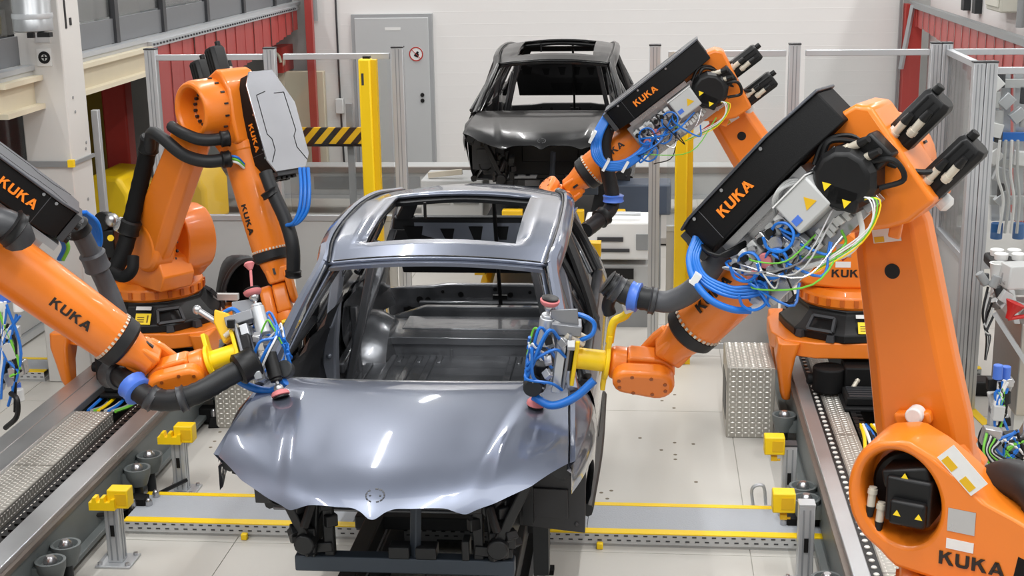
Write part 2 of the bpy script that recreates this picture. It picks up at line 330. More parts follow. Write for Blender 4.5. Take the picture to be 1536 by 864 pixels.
# machines standing on the platform
for i, (y, hh, lab) in enumerate(((12.4, .55, 'grey machine bench on the platform beside the white column'), (14.0, .42, 'pale bench with stacked sheets on the platform past the second post'), (15.5, .5, 'grey machine case on the platform at the third post'), (17.1, .45, 'far grey machine case on the platform near the hall end'))):
    t = thing('machine_bench', lab, 'machine', (-5.9, y, 2.68), group='machines on the platform')
    mb = MB(); mb.b2(-6.3, -5.3, y - .62, y + .62, 2.68, 2.68 + hh + .15); obj('case', mb, (WHITE, LGREY, ALU, LGREY)[i], t, bevel=.02)
    for k in range(3): mb = MB(); mb.box((-5.7 + random.uniform(-.1, .1), y - .4 + .38 * k, 2.68 + hh + .2), (.3, .3, .1), (0, 0, random.uniform(-.4, .4))); obj('tray', mb, (STEEL, CREAM, ALU)[k], t)
    mb = MB(); mb.cyl((-5.6, y + .2, 2.68 + hh), (-5.6, y + .2, 2.68 + hh + .3), .07, n=12); obj('vessel', mb, STEEL, t)
for k, (y, z) in enumerate(((11.9, 3.42), (13.9, 3.44), (15.0, 3.38))):
    mb = MB(); mb.box((-5.7, y, z), (.1, .3, .12)); tag(obj('yellow_bin', mb, YELLOW, bevel=.02), ('small yellow bin by the top edge just right of the white column', 'yellow bin at the top edge past the first dark post', 'third yellow bin at the top edge near the second dark post')[k], 'bin', 'yellow bins on the platform')
# shelving at the very left edge
t = thing('shelf_rack', 'dark rack with yellow and white bins at the top left corner', 'rack', (-5.9, 11.8, 2.6))
mb = MB()
for x in (-5.32, -6.3): mb.b2(x - .05, x + .05, 11.6, 11.7, 2.6, 3.9)
obj('rack_post', mb, BLACK, t)
for z in (2.62, 2.9, 3.18): mb = MB(); mb.b2(-6.3, -5.32, 11.6, 12.1, z - .06, z); obj('shelf', mb, DGREY, t)
mb = MB(); mb.b2(-6.3, -5.3, 11.58, 11.62, 2.6, 2.74); obj('kick_plate', mb, BLACK, t)
for k, (x, z, c) in enumerate(((-5.6, 2.9, YELLOW), (-5.85, 2.9, WHITE), (-5.55, 3.18, YELLOWD), (-5.8, 3.18, LGREY), (-5.6, 2.74, WHITE))):
    mb = MB(); mb.box((x, 11.72, z + .08), (.2, .2, .16), taper=1.1); tag(obj('storage_bin', mb, c, bevel=.01), ('yellow bin on the middle shelf of the corner rack', 'white bin left on the middle shelf of the corner rack', 'mustard bin on the top shelf of the corner rack', 'grey bin on the top shelf of the corner rack', 'white bin on the bottom shelf of the corner rack')[k], 'bin', 'bins in the corner rack')
# red strip curtains: every strip is a piece
cu = thing('strip_curtain', 'long red strip curtain hanging below the platform edge, left', 'curtain', (-5.0, 16, 2.6))
mb = MB(); mb.b2(-5.03, -4.95, 13.9, 19.9, 2.6, 2.66); obj('curtain_rail', mb, ALU, cu)
y = 13.92; i = 0
while y < 19.8:
    bot = 1.35 if y < 15.3 else (1.75 if y < 16.6 else 2.05 + (y - 16.6) * .09)
    mb = MB(); mb.box((-4.985 + .012 * (i % 2) + random.uniform(-.004, .004), y + .1, (bot + 2.6) / 2), (.004, .215, 2.6 - bot), (0, 0, random.uniform(-.03, .03))); obj('strip', mb, REDPVC, cu); y += .2; i += 1
mb = MB()
for k in range(60): mb.cyl((-4.95, 13.95 + k * .098, 2.63), (-4.935, 13.95 + k * .098, 2.63), .012, n=6)
obj('rivet', mb, DGREY, cu, kind='stuff')
mb = MB(); mb.b2(-4.78, -4.68, 19.6, 19.7, 0, 3.2); tag(obj('red_post', mb, REDPVC), 'narrow red post at the far left end of the white wall', 'post')
cu = thing('strip_curtain', 'red strip curtain running forward along the right side of the hall', 'curtain', (3.45, 17, 2.6))
mb = MB(); mb.b2(3.42, 3.5, 12.6, 19.95, 2.56, 2.63); obj('curtain_rail', mb, MGREY, cu)
y = 12.7; i = 0
while y < 19.7:
    bot = 2.32 - max(0, 18.9 - y) * .045 - max(0, 16.6 - y) * .42
    bot = max(bot, .9)
    mb = MB(); mb.box((3.46 + .012 * (i % 2), y + .1, (bot + 2.57) / 2), (.004, .215, 2.57 - bot)); obj('strip', mb, REDPVC, cu); y += .2; i += 1
mb = MB(); mb.b2(3.36, 3.58, 19.75, 19.98, 0, 2.6); tag(obj('red_post', mb, REDP), 'red steel post at the right end of the white far wall', 'post')
mb = MB(); mb.b2(3.30, 3.335, 19.9, 19.95, 0, 2.9); tag(obj('conduit', mb, MGREY), 'thin grey conduit running down the right end of the far wall', 'conduit')
mb = MB(); mb.bar((3.42, 19.6, 2.6), (3.32, 19.7, 1.75), .05, .05); tag(obj('brace', mb, ALU), 'slanting pale brace in front of the right red post', 'brace')
mb = MB(); mb.b2(3.7, 3.75, 12.8, 19.9, 0, 5.4); struct('wall_right_panel', mb, WALLM)
for k, (px, yy) in enumerate(((1458, 17.5), (1480, 16.9))):
    p = at(px, 20, yy); mb = MB(); mb.b2(3.62, 3.7, p.y - .08, p.y + .08, 2.66, 4.2); tag(obj('wall_channel', mb, DCAST), ('dark vertical channel high on the right wall, left one', 'dark vertical channel high on the right wall beside the junction box')[k], 'channel', 'channels on the right wall')
t = thing('junction_box', 'pale grey junction box high on the right wall', 'box', (3.6, 15.6, 2.95))
mb = MB(); mb.b2(3.5, 3.7, 15.1, 15.75, 2.78, 3.5); obj('box_body', mb, mat('box_beige', (200, 198, 186), .5), t, bevel=.02)
mb = MB(); mb.b2(3.48, 3.5, 15.15, 15.7, 2.83, 3.45); obj('box_door', mb, mat('box_beige_door', (206, 204, 192), .5), t, bevel=.01)
mb = MB(); mb.cyl((3.48, 15.25, 3.1), (3.46, 15.25, 3.1), .03, n=10); obj('lock', mb, BLACK, t)
mb = MB(); mb.cyl((3.62, 14.75, 2.66), (3.62, 14.75, 4.2), .04, n=10); tag(obj('conduit', mb, MGREY), 'grey conduit right of the junction box high on the right wall', 'conduit')
# bits on the wall between curtain and door
t = thing('wall_cabinet', 'flat grey cabinet door left of the far white wall', 'cabinet', (-5.2, 19.9, 0))
mb = MB(); mb.b2(-5.35, -4.62, 19.86, 19.98, .2, 1.75); obj('cabinet_body', mb, CREAM, t, bevel=.01)
mb = MB(); mb.b2(-5.33, -5.29, 19.84, 19.86, .9, 1.3); obj('handle', mb, BLACK, t)
mb = MB(); mb.tube([(-4.42, 19.97, 4), (-4.42, 19.97, 1.4), (-4.4, 19.97, .3)], .014, n=8); tag(obj('conduit', mb, DGREY), 'black cable run down the left end of the far wall', 'cable')
mb = MB(); mb.b2(-4.47, -4.36, 19.86, 19.98, 1.15, 1.36); tag(obj('socket_box', mb, WHITE, bevel=.01), 'small white socket box on the far wall left of the door', 'socket box')
mb = MB(); mb.cyl((-4.72, 19.9, 2.45), (-4.72, 19.9, 3.4), .05, n=10); tag(obj('pipe', mb, MGREY), 'grey downpipe ending at the upper left of the far wall', 'pipe')
t = thing('hose_reel', 'pale hose coil hung on the wall behind the left fence', 'hose', (-5.3, 19.6, 1.9))
mb = MB(); mb.tube([(-5.25 + .09 * math.cos(a * .7), 19.62 + .01 * a, 1.9 + .13 * math.sin(a * .7)) for a in range(0, 20)], .022, n=6); obj('coil', mb, CREAM, t)
mb = MB(); mb.b2(-5.35, -5.15, 19.66, 20.32, 1.75, 2.1); obj('bracket', mb, REDP, t)
# hazard beam
t = thing('hazard_barrier', 'black and yellow striped barrier beam before the far wall', 'barrier', (-4.0, 17.5, 0))
mb = MB(); mb.b2(-4.45, -3.58, 17.46, 17.54, 1.09, 1.29); obj('beam', mb, HAZARD, t)
mb = MB(); mb.b2(-4.45, -3.56, 17.44, 17.56, 1.06, 1.09); obj('lip', mb, BLACK, t)
mb = MB(); mb.b2(-3.82, -3.74, 17.55, 17.62, 0, 1.58); obj('post', mb, MGREY, t)
# ================================================================ conveyor line in the back
t = thing('conveyor', 'long grey conveyor bed running across in front of the far wall', 'conveyor', (-1.5, 18.4, 0))
mb = MB(); mb.b2(-6, 3.3, 18.1, 18.9, .3, .62); obj('bed', mb, LGREY, t, bevel=.01)
mb = MB(); mb.b2(-6, 3.3, 18.05, 18.12, .62, .69); obj('side_rail', mb, mat('brownish_rail', (132, 124, 118), .5), t)
mb = MB(); mb.b2(-6, 3.3, 18.05, 18.1, .28, .33); obj('lower_rail', mb, ALU, t)
for k in range(6): mb = MB(); mb.b2(-5.4 + k * 1.6, -5.25 + k * 1.6, 18.1, 18.25, 0, .3); obj('leg', mb, MGREY, t)
for x0, x1 in ((-4.4, -3.0), (-1.95, -1.4), (1.05, 1.5)): mb = MB(); mb.b2(x0, x1, 18.085, 18.1, .4, .56); obj('panel_recess', mb, MGREY, t)
mb = MB(); mb.b2(-6, 3.3, 16.6, 18.0, .02, .1); tag(obj('walkway', mb, mat('walkway_grey', (176, 172, 166), .5), bevel=.01), 'low pale walkway along the front of the conveyor bed', 'walkway')
t = thing('drive_unit', 'white conveyor drive unit with small windows left of the black car', 'machine', (-2.2, 16.2, 0))
mb = MB(); mb.b2(-2.68, -1.95, 16.2, 16.9, 0, .86); obj('housing', mb, LGREY, t, bevel=.02)
for x in (-2.64, -2.3): mb = MB(); mb.b2(x, x + .3, 16.18, 16.2, .58, .78); f_ = obj('cover', mb, MGREY if x > -2.4 else WHITE, t, bevel=.01); mb = MB(); mb.b2(x + .1, x + .22, 16.17, 16.18, .66, .72); obj('slot', mb, BLACK, f_)
mb = MB(); mb.bar((-2.6, 16.3, .9), (-2.2, 16.3, .94), .06, .06); obj('arm', mb, BEIGE, t)
# yellow machines behind the white column
for k, (x, y, sx, lab) in enumerate(((-5.45, 14.0, .5, 'large yellow rounded machine hood right of the white column'), (-4.72, 14.3, .42, 'yellow machine hood with dark side seen behind the left rear robot arm'))):
    t = thing('machine_hood', lab, 'machine', (x, y, 0), 'yellow machine hoods')
    T = frame((x, y, .75), (1, 0, 0), (0, 0, 1), (0, -1, 0))
    pl = [(-sx / 2, 0), (sx / 2, 0), (sx / 2, .42), (sx / 2 - .1, .6), (-sx / 2 + .12, .62), (-sx / 2, .5)]
    mb = MB(); mb.prism(pl, T, -.4, .4); obj('hood', mb, YELLOW if k == 0 else YELLOWD, t, bevel=.05, seg=3)
    mb = MB(); mb.b2(x - sx / 2 + .03, x + sx / 2 - .03, y - .36, y + .36, 0, .75); obj('pedestal', mb, DGREY, t)
    mb = MB(); mb.b2(x - .05, x + .05, y - .42, y - .4, .8, 1.0); obj('vent', mb, BLACK, t)
# items seen between the cars at right
t = thing('control_cabinet', 'white equipment case with drawers between the cars at right', 'cabinet', (-.2, 13.3, 0))
mb = MB(); mb.b2(-.62, .0, 13.0, 13.5, .68, 1.04); obj('case', mb, WHITE, t, bevel=.02)
mb = MB(); mb.b2(-.62, .02, 13.05, 13.5, .4, .62); obj('lower_case', mb, LGREY, t, bevel=.015)
mb = MB(); mb.b2(-.6, -.16, 12.98, 13.0, .5, .6); obj('dark_slot', mb, BLACK, t)
mb = MB(); mb.b2(-.5, -.26, 12.98, 13.0, .86, .9); mb.b2(-.5, -.2, 12.98, 13.0, .76, .79); obj('handle', mb, DGREY, t)
mb = MB(); mb.b2(-.14, -.02, 12.985, 13.0, .78, .93); obj('grille', mb, MGREY, t)
mb = MB(); mb.b2(-.58, -.02, 13.1, 13.4, 0, .4); obj('pedestal', mb, MGREY, t)
mb = MB(); mb.tube([(-.5, 13.1, 1.06), (-.4, 13.1, 1.1), (-.1, 13.1, 1.1)], .02, n=8); obj('grab_bar', mb, ALU, t)
t = thing('dark_cabinet', 'dark blue-grey cabinet behind the white equipment case', 'cabinet', (-.2, 14.6, 0))
mb = MB(); mb.b2(-.38, .2, 14.5, 14.9, .8, 1.12); obj('cabinet_body', mb, mat('slate_blue', (70, 80, 96), .45), t, bevel=.02)
mb = MB(); mb.b2(-.3, .1, 14.55, 14.85, 0, .8); obj('stand', mb, MGREY, t)
t = thing('lift_table', 'yellow and grey lift table under the black car', 'lift', (-1.1, 15, 0))
mb = MB(); mb.b2(-1.85, -.3, 13.58, 17, .42, .55); obj('deck', mb, MGREY, t, bevel=.01)
for x in (-1.6, -.55): mb = MB(); mb.b2(x - .07, x + .07, 13.56, 17, .55, .86); obj('bearer', mb, DCAST, t)
for x in (-1.35, -.75, -.35): mb = MB(); mb.b2(x - .1, x + .1, 13.54, 13.64, .55, 1.04); obj('yellow_bracket', mb, YELLOWD, t, bevel=.01)
for x in (-1.7, -.5): mb = MB(); mb.bar((x, 13.7, .03), (x, 16, .4), .1, .1); mb.bar((x, 16, .03), (x, 13.7, .4), .1, .1); obj('scissor', mb, YELLOWD, t)
t = thing('guard_post', 'short grey guard post with yellow stripes right of the grey car', 'post', (-.35, 12.2, 0))
p0 = at(888, 365, 11.6)
mb = MB(); mb.b2(p0.x - .07, p0.x + .07, 11.55, 11.67, 0, p0.z); obj('shaft', mb, MGREY, t, bevel=.01)
mb = MB(); mb.b2(p0.x - .075, p0.x + .075, 11.545, 11.675, p0.z - .1, p0.z + .01); mb.b2(p0.x + .05, p0.x + .08, 11.54, 11.67, p0.z - .4, p0.z - .25); obj('yellow_band', mb, YELLOWD, t, kind='stuff')
# ================================================================ cell fence
def fence_post(root, x, y, z1, wd=.08):
    mb = MB(); mb.b2(x - wd / 2, x + wd / 2, y - .04, y + .04, 0, z1); o = obj('post', mb, ALU, root, bevel=.004)
    mb = MB()
    for s in (-1, 1): mb.b2(x + s * .014 - .004, x + s * .014 + .004, y - .0415, y - .0395, .02, z1 - .01)
    obj('groove', mb, ALUD, o, kind='stuff')
    mb = MB(); mb.b2(x - wd / 2 - .003, x + wd / 2 + .003, y - .043, y + .043, z1, z1 + .012); obj('cap', mb, DGREY, o)
def rail(root, a, b, w=.05): mb = MB(); mb.bar(a, b, w, w); obj('crossbar', mb, ALU, root, bevel=.004)
FY = 12.2
fl_ = thing('safety_fence', 'glazed aluminium safety fence on the left behind the robots', 'fence', (-3.4, FY, 0))
for x in (-4.36, -3.3, -2.18): fence_post(fl_, x, FY, 2.73, .1)
for x0, x1 in ((-4.32, -3.36), (-3.18, -2.25)):
    for z in (2.66, 1.24, .1): rail(fl_, (x0, FY, z), (x1, FY, z))
    mb = MB(); mb.b2(x0, x1, FY - .004, FY + .004, 1.26, 2.64); obj('pane', mb, PANE, fl_)
    mb = MB(); mb.b2(x0, x1, FY - .01, FY + .01, .12, 1.22); obj('lower_panel', mb, LGREY, fl_)
fr_ = thing('safety_fence', 'glazed aluminium safety fence on the right around the corner', 'fence', (1.2, FY, 0))
for x in (.02, 1.18): fence_post(fr_, x, FY, 2.73, .095)
for x in (2.33, 2.42): fence_post(fr_, x, FY, 2.73)
for x0, x1 in ((.13, 1.11), (1.27, 2.28)):
    for z in (2.66, 1.16, .1): rail(fr_, (x0, FY, z), (x1, FY, z))
    mb = MB(); mb.b2(x0, x1, FY - .004, FY + .004, 1.18, 2.64); obj('pane', mb, PANE, fr_)
    mb = MB(); mb.b2(x0, x1, FY - .01, FY + .01, .12, 1.14); obj('lower_panel', mb, LGREY, fr_)
for z in (2.66, 1.16, .1): rail(fr_, (2.44, FY, z), (2.44, 10.95, z))
mb = MB(); mb.b2(2.436, 2.444, 10.98, FY - .04, 1.18, 2.64); obj('pane', mb, PANE, fr_)
mb = MB(); mb.b2(2.43, 2.45, 10.98, FY - .04, .12, 1.14); obj('lower_panel', mb, LGREY, fr_)
for x in (2.40, 2.49): fence_post(fr_, x, 10.9, 2.7, .085)
for z in (2.64, 1.16): rail(fr_, (2.53, 10.9, z), (4.4, 10.9, z))
mb = MB(); mb.b2(2.53, 4.4, 10.896, 10.904, 1.2, 2.62); obj('pane', mb, PANE, fr_)
rail(fr_, (2.46, FY, 2.66), (4.4, FY, 2.66))
fs_ = thing('side_fence', 'low grey fence panels beyond the left track', 'fence', (-5.85, 11, 0))
mb = MB(); mb.b2(-5.87, -5.84, 8.5, 12.9, .1, 1.3); obj('lower_panel', mb, LGREY, fs_)
for z in (.06, 1.3): rail(fs_, (-5.83, 8.5, z), (-5.83, 12.9, z), .07)
for y in (10.2, 12.9): fence_post(fs_, -5.82, y, 2.5)
mb = MB(); mb.b2(-5.858, -5.85, 8.5, 12.9, 1.34, 2.4); obj('pane', mb, PANE, fs_)
mb = MB(); mb.b2(-4.77, -4.71, 11.75, 11.81, 0, 2.26); o = obj('slim_post', mb, ALU, bevel=.004); tag(o, 'slim aluminium post just right of the white column', 'post')
# yellow light curtain columns
for x, z1, lab in ((-2.4, 2.66, 'tall yellow light curtain column left of the black car'), (.27, 2.66, 'tall yellow light curtain column right of the black car')):
    t = thing('light_curtain_column', lab, 'column', (x, FY - .2, 0), 'yellow light curtain columns')
    mb = MB(); mb.b2(x - .075, x + .03, FY - .27, FY - .15, 0, z1); obj('housing', mb, YELLOW, t, bevel=.015)
    mb = MB(); mb.b2(x + .03, x + .075, FY - .25, FY - .17, 0, z1 - .01); obj('side_strip', mb, mat('yellow_strip', (232, 186, 4), .4), t)
    mb = MB(); mb.b2(x - .04, x + .02, FY - .24, FY - .18, z1, z1 + .02); obj('cap', mb, BLACK, t)
    mb = MB(); mb.b2(x - .05, x - .03, FY - .272, FY - .27, z1 - .22, z1 - .12); obj('mark', mb, DGREY, t)
# ================================================================ floor cable ducts
def duct(lab, x0, x1, y0, y1, front, holes=True):
    t = thing('cable_duct', lab, 'cable duct', ((x0 + x1) / 2, y0, 0), 'floor cable ducts')
    h = .09; n = max(1, round((x1 - x0) / 1.3))
    for i in range(n):
        a, b = x0 + (x1 - x0) * i / n, x0 + (x1 - x0) * (i + 1) / n
        mb = MB(); mb.b2(a + .002, b - .002, y0 + .07, y1 - .05, h - .004, h); obj('cover_plate', mb, mat('duct_cover', (168, 172, 178), .5, var=.05, bump=.25, bscale=90) if 'duct_cover' not in MATS else MATS['duct_cover'], t)
    for a, b in ((y0, y0 + .07), (y1 - .05, y1)): mb = MB(); mb.b2(x0, x1, a, b, h - .004, h + .003); obj('yellow_edge', mb, YELLOW, t)
    mb = MB(); mb.b2(x0, x1, y0, y0 + .004, .02, h - .004); mb.b2(x0, x1, y1 - .004, y1, 0, h - .004); mb.b2(x0, x1, y0 + .01, y1 - .01, 0, .03); obj('side_wall', mb, LGREY, t)
    mb = MB(); k = x0 + .03
    while k < x1 - .03:
        for r_ in range(2): mb.box((k + .018 * r_, y0 - .001, .075 - .03 * r_), (.026, .003, .008))
        k += .06
    obj('slot', mb, DGREY, t, kind='stuff')
    return t
t = duct('grey floor cable duct with yellow edges crossing under the grey car', -3.35, 1.1, 8.18, 8.66, True)
for x in (-2.55, -.3): mb = MB(); mb.b2(x - .02, x + .02, 8.13, 8.17, 0, .04); obj('clip', mb, YELLOW, t, bevel=.006)
duct('floor cable duct with yellow edges at left beyond the track', -6.2, -5.17, 11.2, 11.6, True)
duct('short floor cable duct with yellow edge behind the big orange arm, right', 1.9, 2.75, 11.65, 12.1, True)
mb = MB(); mb.bar((2.95, 7.2, .004), (2.42, 11.6, .004), .07, .006); tag(obj('floor_line', mb, YELLOW), 'yellow line painted on the floor right of the big orange arm', 'floor marking')
# ================================================================ robot tracks
def lozenges(mb, o, ux, uy, un, lx, ly, p=.034):
    i = 0; a = p / 2
    o, ux, uy, un = V(o), V(ux), V(uy), V(un)
    while a < lx - .01:
        b = p / 2 + (p / 2 if i % 2 else 0)
        while b < ly - .01:
            c = o + ux * a + uy * b; d = (ux if i % 2 else uy); e = (uy if i % 2 else ux)
            mb.add([c + d * .0155, c + e * .0055, c - d * .0155, c - e * .0055, c + un * .0032], [(0, 1, 4), (1, 2, 4), (2, 3, 4), (3, 0, 4)]); b += p
        a += p * .62; i += 1
def track(lab, cx, near, rail_, strip, plate, ys, feet, plate_end, shiny):
    "near: +1 when the car side lies at +x; rail_, strip and plate are offsets from the centre towards the car"
    y0, y1 = ys; t = thing('robot_track', lab, 'track', (cx, (y0 + y1) / 2, 0), 'linear tracks for the robots'); zt = .415
    def span(a, b): return sorted((cx + near * a, cx + near * b))
    def slab(name, a, b, z0, z1, m, par, bev=0): x0, x1 = span(a, b); return obj(name, MB().b2(x0, x1, y0, y1, z0, z1), m, par, bevel=bev)
    r0, r1 = rail_
    r_ = slab('rail', r0, r1, zt - .05, zt, RAIL, t, .006); slab('guide_strip', r1 - .005, r1 + .03, zt - .06, zt - .03, mat('worn_edge', (112, 102, 94), .4, metal=.5, var=.2) if 'worn_edge' not in MATS else MATS['worn_edge'], r_)
    slab('side_beam', r1 - .06, r1 + .012, .06, zt - .06, GREEN, r_); slab('side_flange', r1 - .02, r1 + .07, .05, .085, GREEN, r_, .006)
    ro = slab('rail', -.52, -.38, zt - .06, zt - .005, RAIL, t, .006); slab('rail_groove', -.385, -.365, zt - .06, zt - .02, DCAST, ro); slab('rail_step', -.37, -.225, zt - .06, zt, RAIL, ro, .006); slab('side_beam', -.48, -.30, .05, zt - .06, GREEN, ro)
    a, b = span(*strip); rk = obj('rack_strip', MB().b2(a, b, y0, y1, zt - .09, zt - .03), BLACK, t)
    mb = MB(); k = y0 + .04; q = 0
    if shiny: lozenges(mb, (a, y0, zt - .03), (1, 0, 0), (0, 1, 0), (0, 0, 1), b - a, y1 - y0, .05)
    while k < y1 and not shiny: mb.lathe([(0, .017), (.006, .017), (.01, .012), (.01, .004)], ((a + b) / 2, k, zt - .03), (0, 0, 1), 8); k += .085
    obj('bolt', mb, LOZ, rk, kind='stuff')
    mb = MB(); k = y0; a, b = span(r0 - .045, r0 - .002)
    while k < y1 and shiny: mb.b2(a, b, k, k + .05, zt - .06, zt - .012); k += .085
    if shiny: obj('rack_tooth', mb, BLACK, rk, kind='stuff')
    px0, px1 = span(*plate); k = y0; zp = zt - .025
    while k < y1 - .05:
        e = min(k + 1.05, y1)
        if k + .3 > plate_end: break
        e = min(e, plate_end)
        hi = px1 if near > 0 else px0
        mb = MB(); mb.b2(px0, px1, k + .004, e - .004, zp - .006, zp); mb.b2(hi - .003, hi + .003, k + .004, e - .004, zp - .09, zp)
        pt = obj('tread_plate', mb, TREAD, t)
        mb = MB(); lozenges(mb, (px0, k + .004, zp), (1, 0, 0), (0, 1, 0), (0, 0, 1), px1 - px0, e - k - .01, .042); lozenges(mb, (hi + near * .003, k + .004, zp - .09), (0, 0, 1), (0, 1, 0), (near, 0, 0), .09, e - k - .01, .042); obj('lozenge', mb, LOZ, pt, kind='stuff'); k = e
    x0, x1 = span(-.3, r0); obj('trough', MB().b2(x0, x1, y0, y1, .1, zt - .14), BLACKM, t)
    xo = cx + near * (r1 + .01)
    for y in feet:
        mb = MB(); mb.lathe([(0, .06), (.05, .076), (.07, .084), (.12, .088), (.12, .072), (.085, .06), (.08, .02)], (xo + near * .09, y, .16), (0, 0, 1), 18); mb.b2(min(xo, xo + near * .06), max(xo, xo + near * .06), y - .06, y + .06, .16, .25); ft = obj('levelling_foot', mb, GREEN, t)
        mb = MB(); mb.cyl((xo + near * .09, y, .2), (xo + near * .09, y, .27), .034, n=12); mb.ball((xo + near * .09, y, .27), .042); obj('domed_nut', mb, STEEL, ft)
        mb = MB(); mb.cyl((xo + near * .09, y, 0), (xo + near * .09, y, .2), .03, n=10); obj('stud', mb, DCAST, ft)
    for y in feet[::2]:
        mb = MB(); mb.box((xo + near * .17, y - .12, .04), (.22, .26, .08), (0, 0, .2), taper=.85); mb.b2(min(xo, xo + near * .2), max(xo, xo + near * .2), y - .2, y - .1, .02, .14); an = obj('anchor_plate', mb, BLACKM, t, bevel=.008)
        mb = MB()
        for dx, dy in ((.12, -.2), (.22, -.18), (.22, -.04)): mb.cyl((xo + near * dx, y + dy, .07), (xo + near * dx, y + dy, .12), .024, n=10); mb.ball((xo + near * dx, y + dy, .12), .022)
        obj('anchor_bolt', mb, STEEL, an, kind='stuff')
    return t
tl = track('left robot track with tread plate cover and silver rails', -3.9, 1, (.25, .40), (.145, .205), (-.235, .045), (5.2, 11.9), (7.2, 7.42, 8.62, 8.86, 10.4), 9.4, True)
tr = track('right robot track with bolted rack strip and silver rails', 1.5, -1, (.335, .43), (.262, .333), (.11, .26), (5.0, 12.0), (7.25, 8.36, 8.56, 9.9), 12.0, False)
# cables lying in the open end of the left track and by the right carriage
def bunch(lab, a, b, n, cols, r=.012, sag=.05):
    t = thing('cable_bundle', lab, 'cables', tuple((V(a) + V(b)) / 2), 'cables in the track troughs')
    a, b = V(a), V(b); sd = (b - a).cross(V((0, 0, 1))).normalized()
    for i in range(n):
        o = sd * ((i - n / 2) * .026); mb = MB(); mb.tube([a + o, a.lerp(b, .35) + o * 1.2 + V((random.uniform(-.02, .02), 0, -sag * random.random())), a.lerp(b, .7) + o + V((random.uniform(-.02, .02), 0, .03 * random.random())), b + o * .7], r, n=6); obj('cable', mb, cols[i % len(cols)], t)
bunch('blue, grey and yellow cables in the left track behind the tread plate', (-3.93, 9.42, .385), (-3.9, 10.1, .37), 9, (BLUE, ALU, GREENW, YELLOW, BLACK, LGREY))
t = thing('track_cover', 'second strip of tread plate beside the cable chain in the right track', 'plate', (1.58, 8, .38)); mb = MB(); mb.b2(1.48, 1.75, 5.2, 9.0, .372, .378); obj('tread_sheet', mb, TREAD, t); mb = MB(); lozenges(mb, (1.48, 7.0, .378), (1, 0, 0), (0, 1, 0), (0, 0, 1), .27, 2.0, .042); obj('lozenge', mb, LOZ, t, kind='stuff')
bunch('yellow, white and blue cables in the right track beside the big orange arm', (1.52, 8.4, .39), (1.5, 9.4, .39), 7, (YELLOW, WHITE, BLUE, BLACK))
# e-chain tray beside the right tread plates
t = thing('cable_chain', 'black cable chain lying in the right track', 'cable chain', (1.43, 8.4, .3))
for k in range(38):
    mb = MB(); mb.b2(1.40, 1.435, 7.0 + k * .075, 7.065 + k * .075, .31, .4); mb.b2(1.40, 1.47, 7.01 + k * .075, 7.04 + k * .075, .385, .4); obj('chain_link', mb, BLACK, t)
# ================================================================ tread plate boxes
def tread_box(lab, x0, x1, y0, y1, h):
    t = thing('tread_plate_box', lab, 'box', ((x0 + x1) / 2, (y0 + y1) / 2, 0), 'tread plate boxes')
    mb = MB(); mb.b2(x0, x1, y0, y1, 0, h); obj('shell', mb, TREAD, t, bevel=.006)
    mb = MB(); lozenges(mb, (x0, y0, h), (1, 0, 0), (0, 1, 0), (0, 0, 1), x1 - x0, y1 - y0, .04); lozenges(mb, (x0, y0, 0), (1, 0, 0), (0, 0, 1), (0, -1, 0), x1 - x0, h, .04)
    obj('lozenge', mb, LOZ, t, kind='stuff')
    mb = MB(); mb.b2(x0 - .003, x0, y0 + .12, y1 - .1, .1, h - .15); obj('opening', mb, BLACK, t)
tread_box('tread plate box on the floor beside the right track', .57, .92, 10.15, 10.8, .55)
tread_box('tread plate box on the floor between left track and grey car', -3.34, -2.85, 10.15, 10.6, .5)
# ================================================================ sensor posts
def sensor_post(lab, x, y, h, hx, hy, notch):
    t = thing('sensor_post', lab, 'post', (x, y, 0), 'short aluminium sensor posts')
    mb = MB(); mb.b2(x - .11, x + .11, y - .1, y + .1, 0, .014); bp = obj('base_plate', mb, ALU, t, bevel=.003)
    mb = MB()
    for sx, sy in ((-1, -1), (1, -1), (-1, 1), (1, 1)): mb.cyl((x + sx * .085, y + sy * .075, .014), (x + sx * .085, y + sy * .075, .03), .014, n=6)
    obj('bolt', mb, STEEL, bp, kind='stuff')
    mb = MB(); mb.b2(x - .045, x + .045, y - .045, y + .045, .014, h); pr = obj('profile', mb, ALU, t, bevel=.005)
    mb = MB()
    for s in (-.018, .018): mb.b2(x + s - .005, x + s + .005, y - .047, y - .044, .03, h - .02); mb.b2(x + .044, x + .047, y + s - .005, y + s + .005, .03, h - .02)
    obj('groove', mb, ALUD, pr)
    mb = MB(); mb.box((x + hx, y + hy, h + .01), (.13, .1, .12)); hd = obj('yellow_head', mb, YELLOW, t, bevel=.008)
    mb = MB(); mb.box((x + hx + .02, y + hy - .051, h + .01), (.07, .004, .07)); obj('window', mb, YELLOWD, hd)
    if notch:
        mb = MB(); T = frame((x - .06, y + hy - .03, h - .03), (1, 0, 0), (0, 0, 1), (0, -1, 0))
        mb.prism([(-.06, -.02), (.1, -.02), (.1, .05), (.08, .05), (.07, .03), (.04, .03), (.035, .06), (.015, .06), (.01, .03), (-.01, .03), (-.015, .06), (-.035, .06), (-.04, .03), (-.06, .03)], T, -.01, .05); obj('comb_bracket', mb, YELLOW, t)
    else:
        mb = MB(); mb.b2(x - .047, x + .047, y - .047, y + .047, h, h + .012); c = obj('end_cap', mb, DGREY if h < .5 else ALU, t)
        mb = MB(); mb.box((x + hx, y + hy - .02, h - .08), (.04, .03, .03)); mb.cyl((x + hx, y + hy - .02, h - .09), (x + hx + .04, y + hy - .02, h - .09), .008, n=8); obj('plug', mb, YELLOWD, t)
    mb = MB(); mb.b2(x - .012, x + .012, y - .05, y - .046, h * .45, h * .62); obj('latch', mb, BLACK, t)
    return t
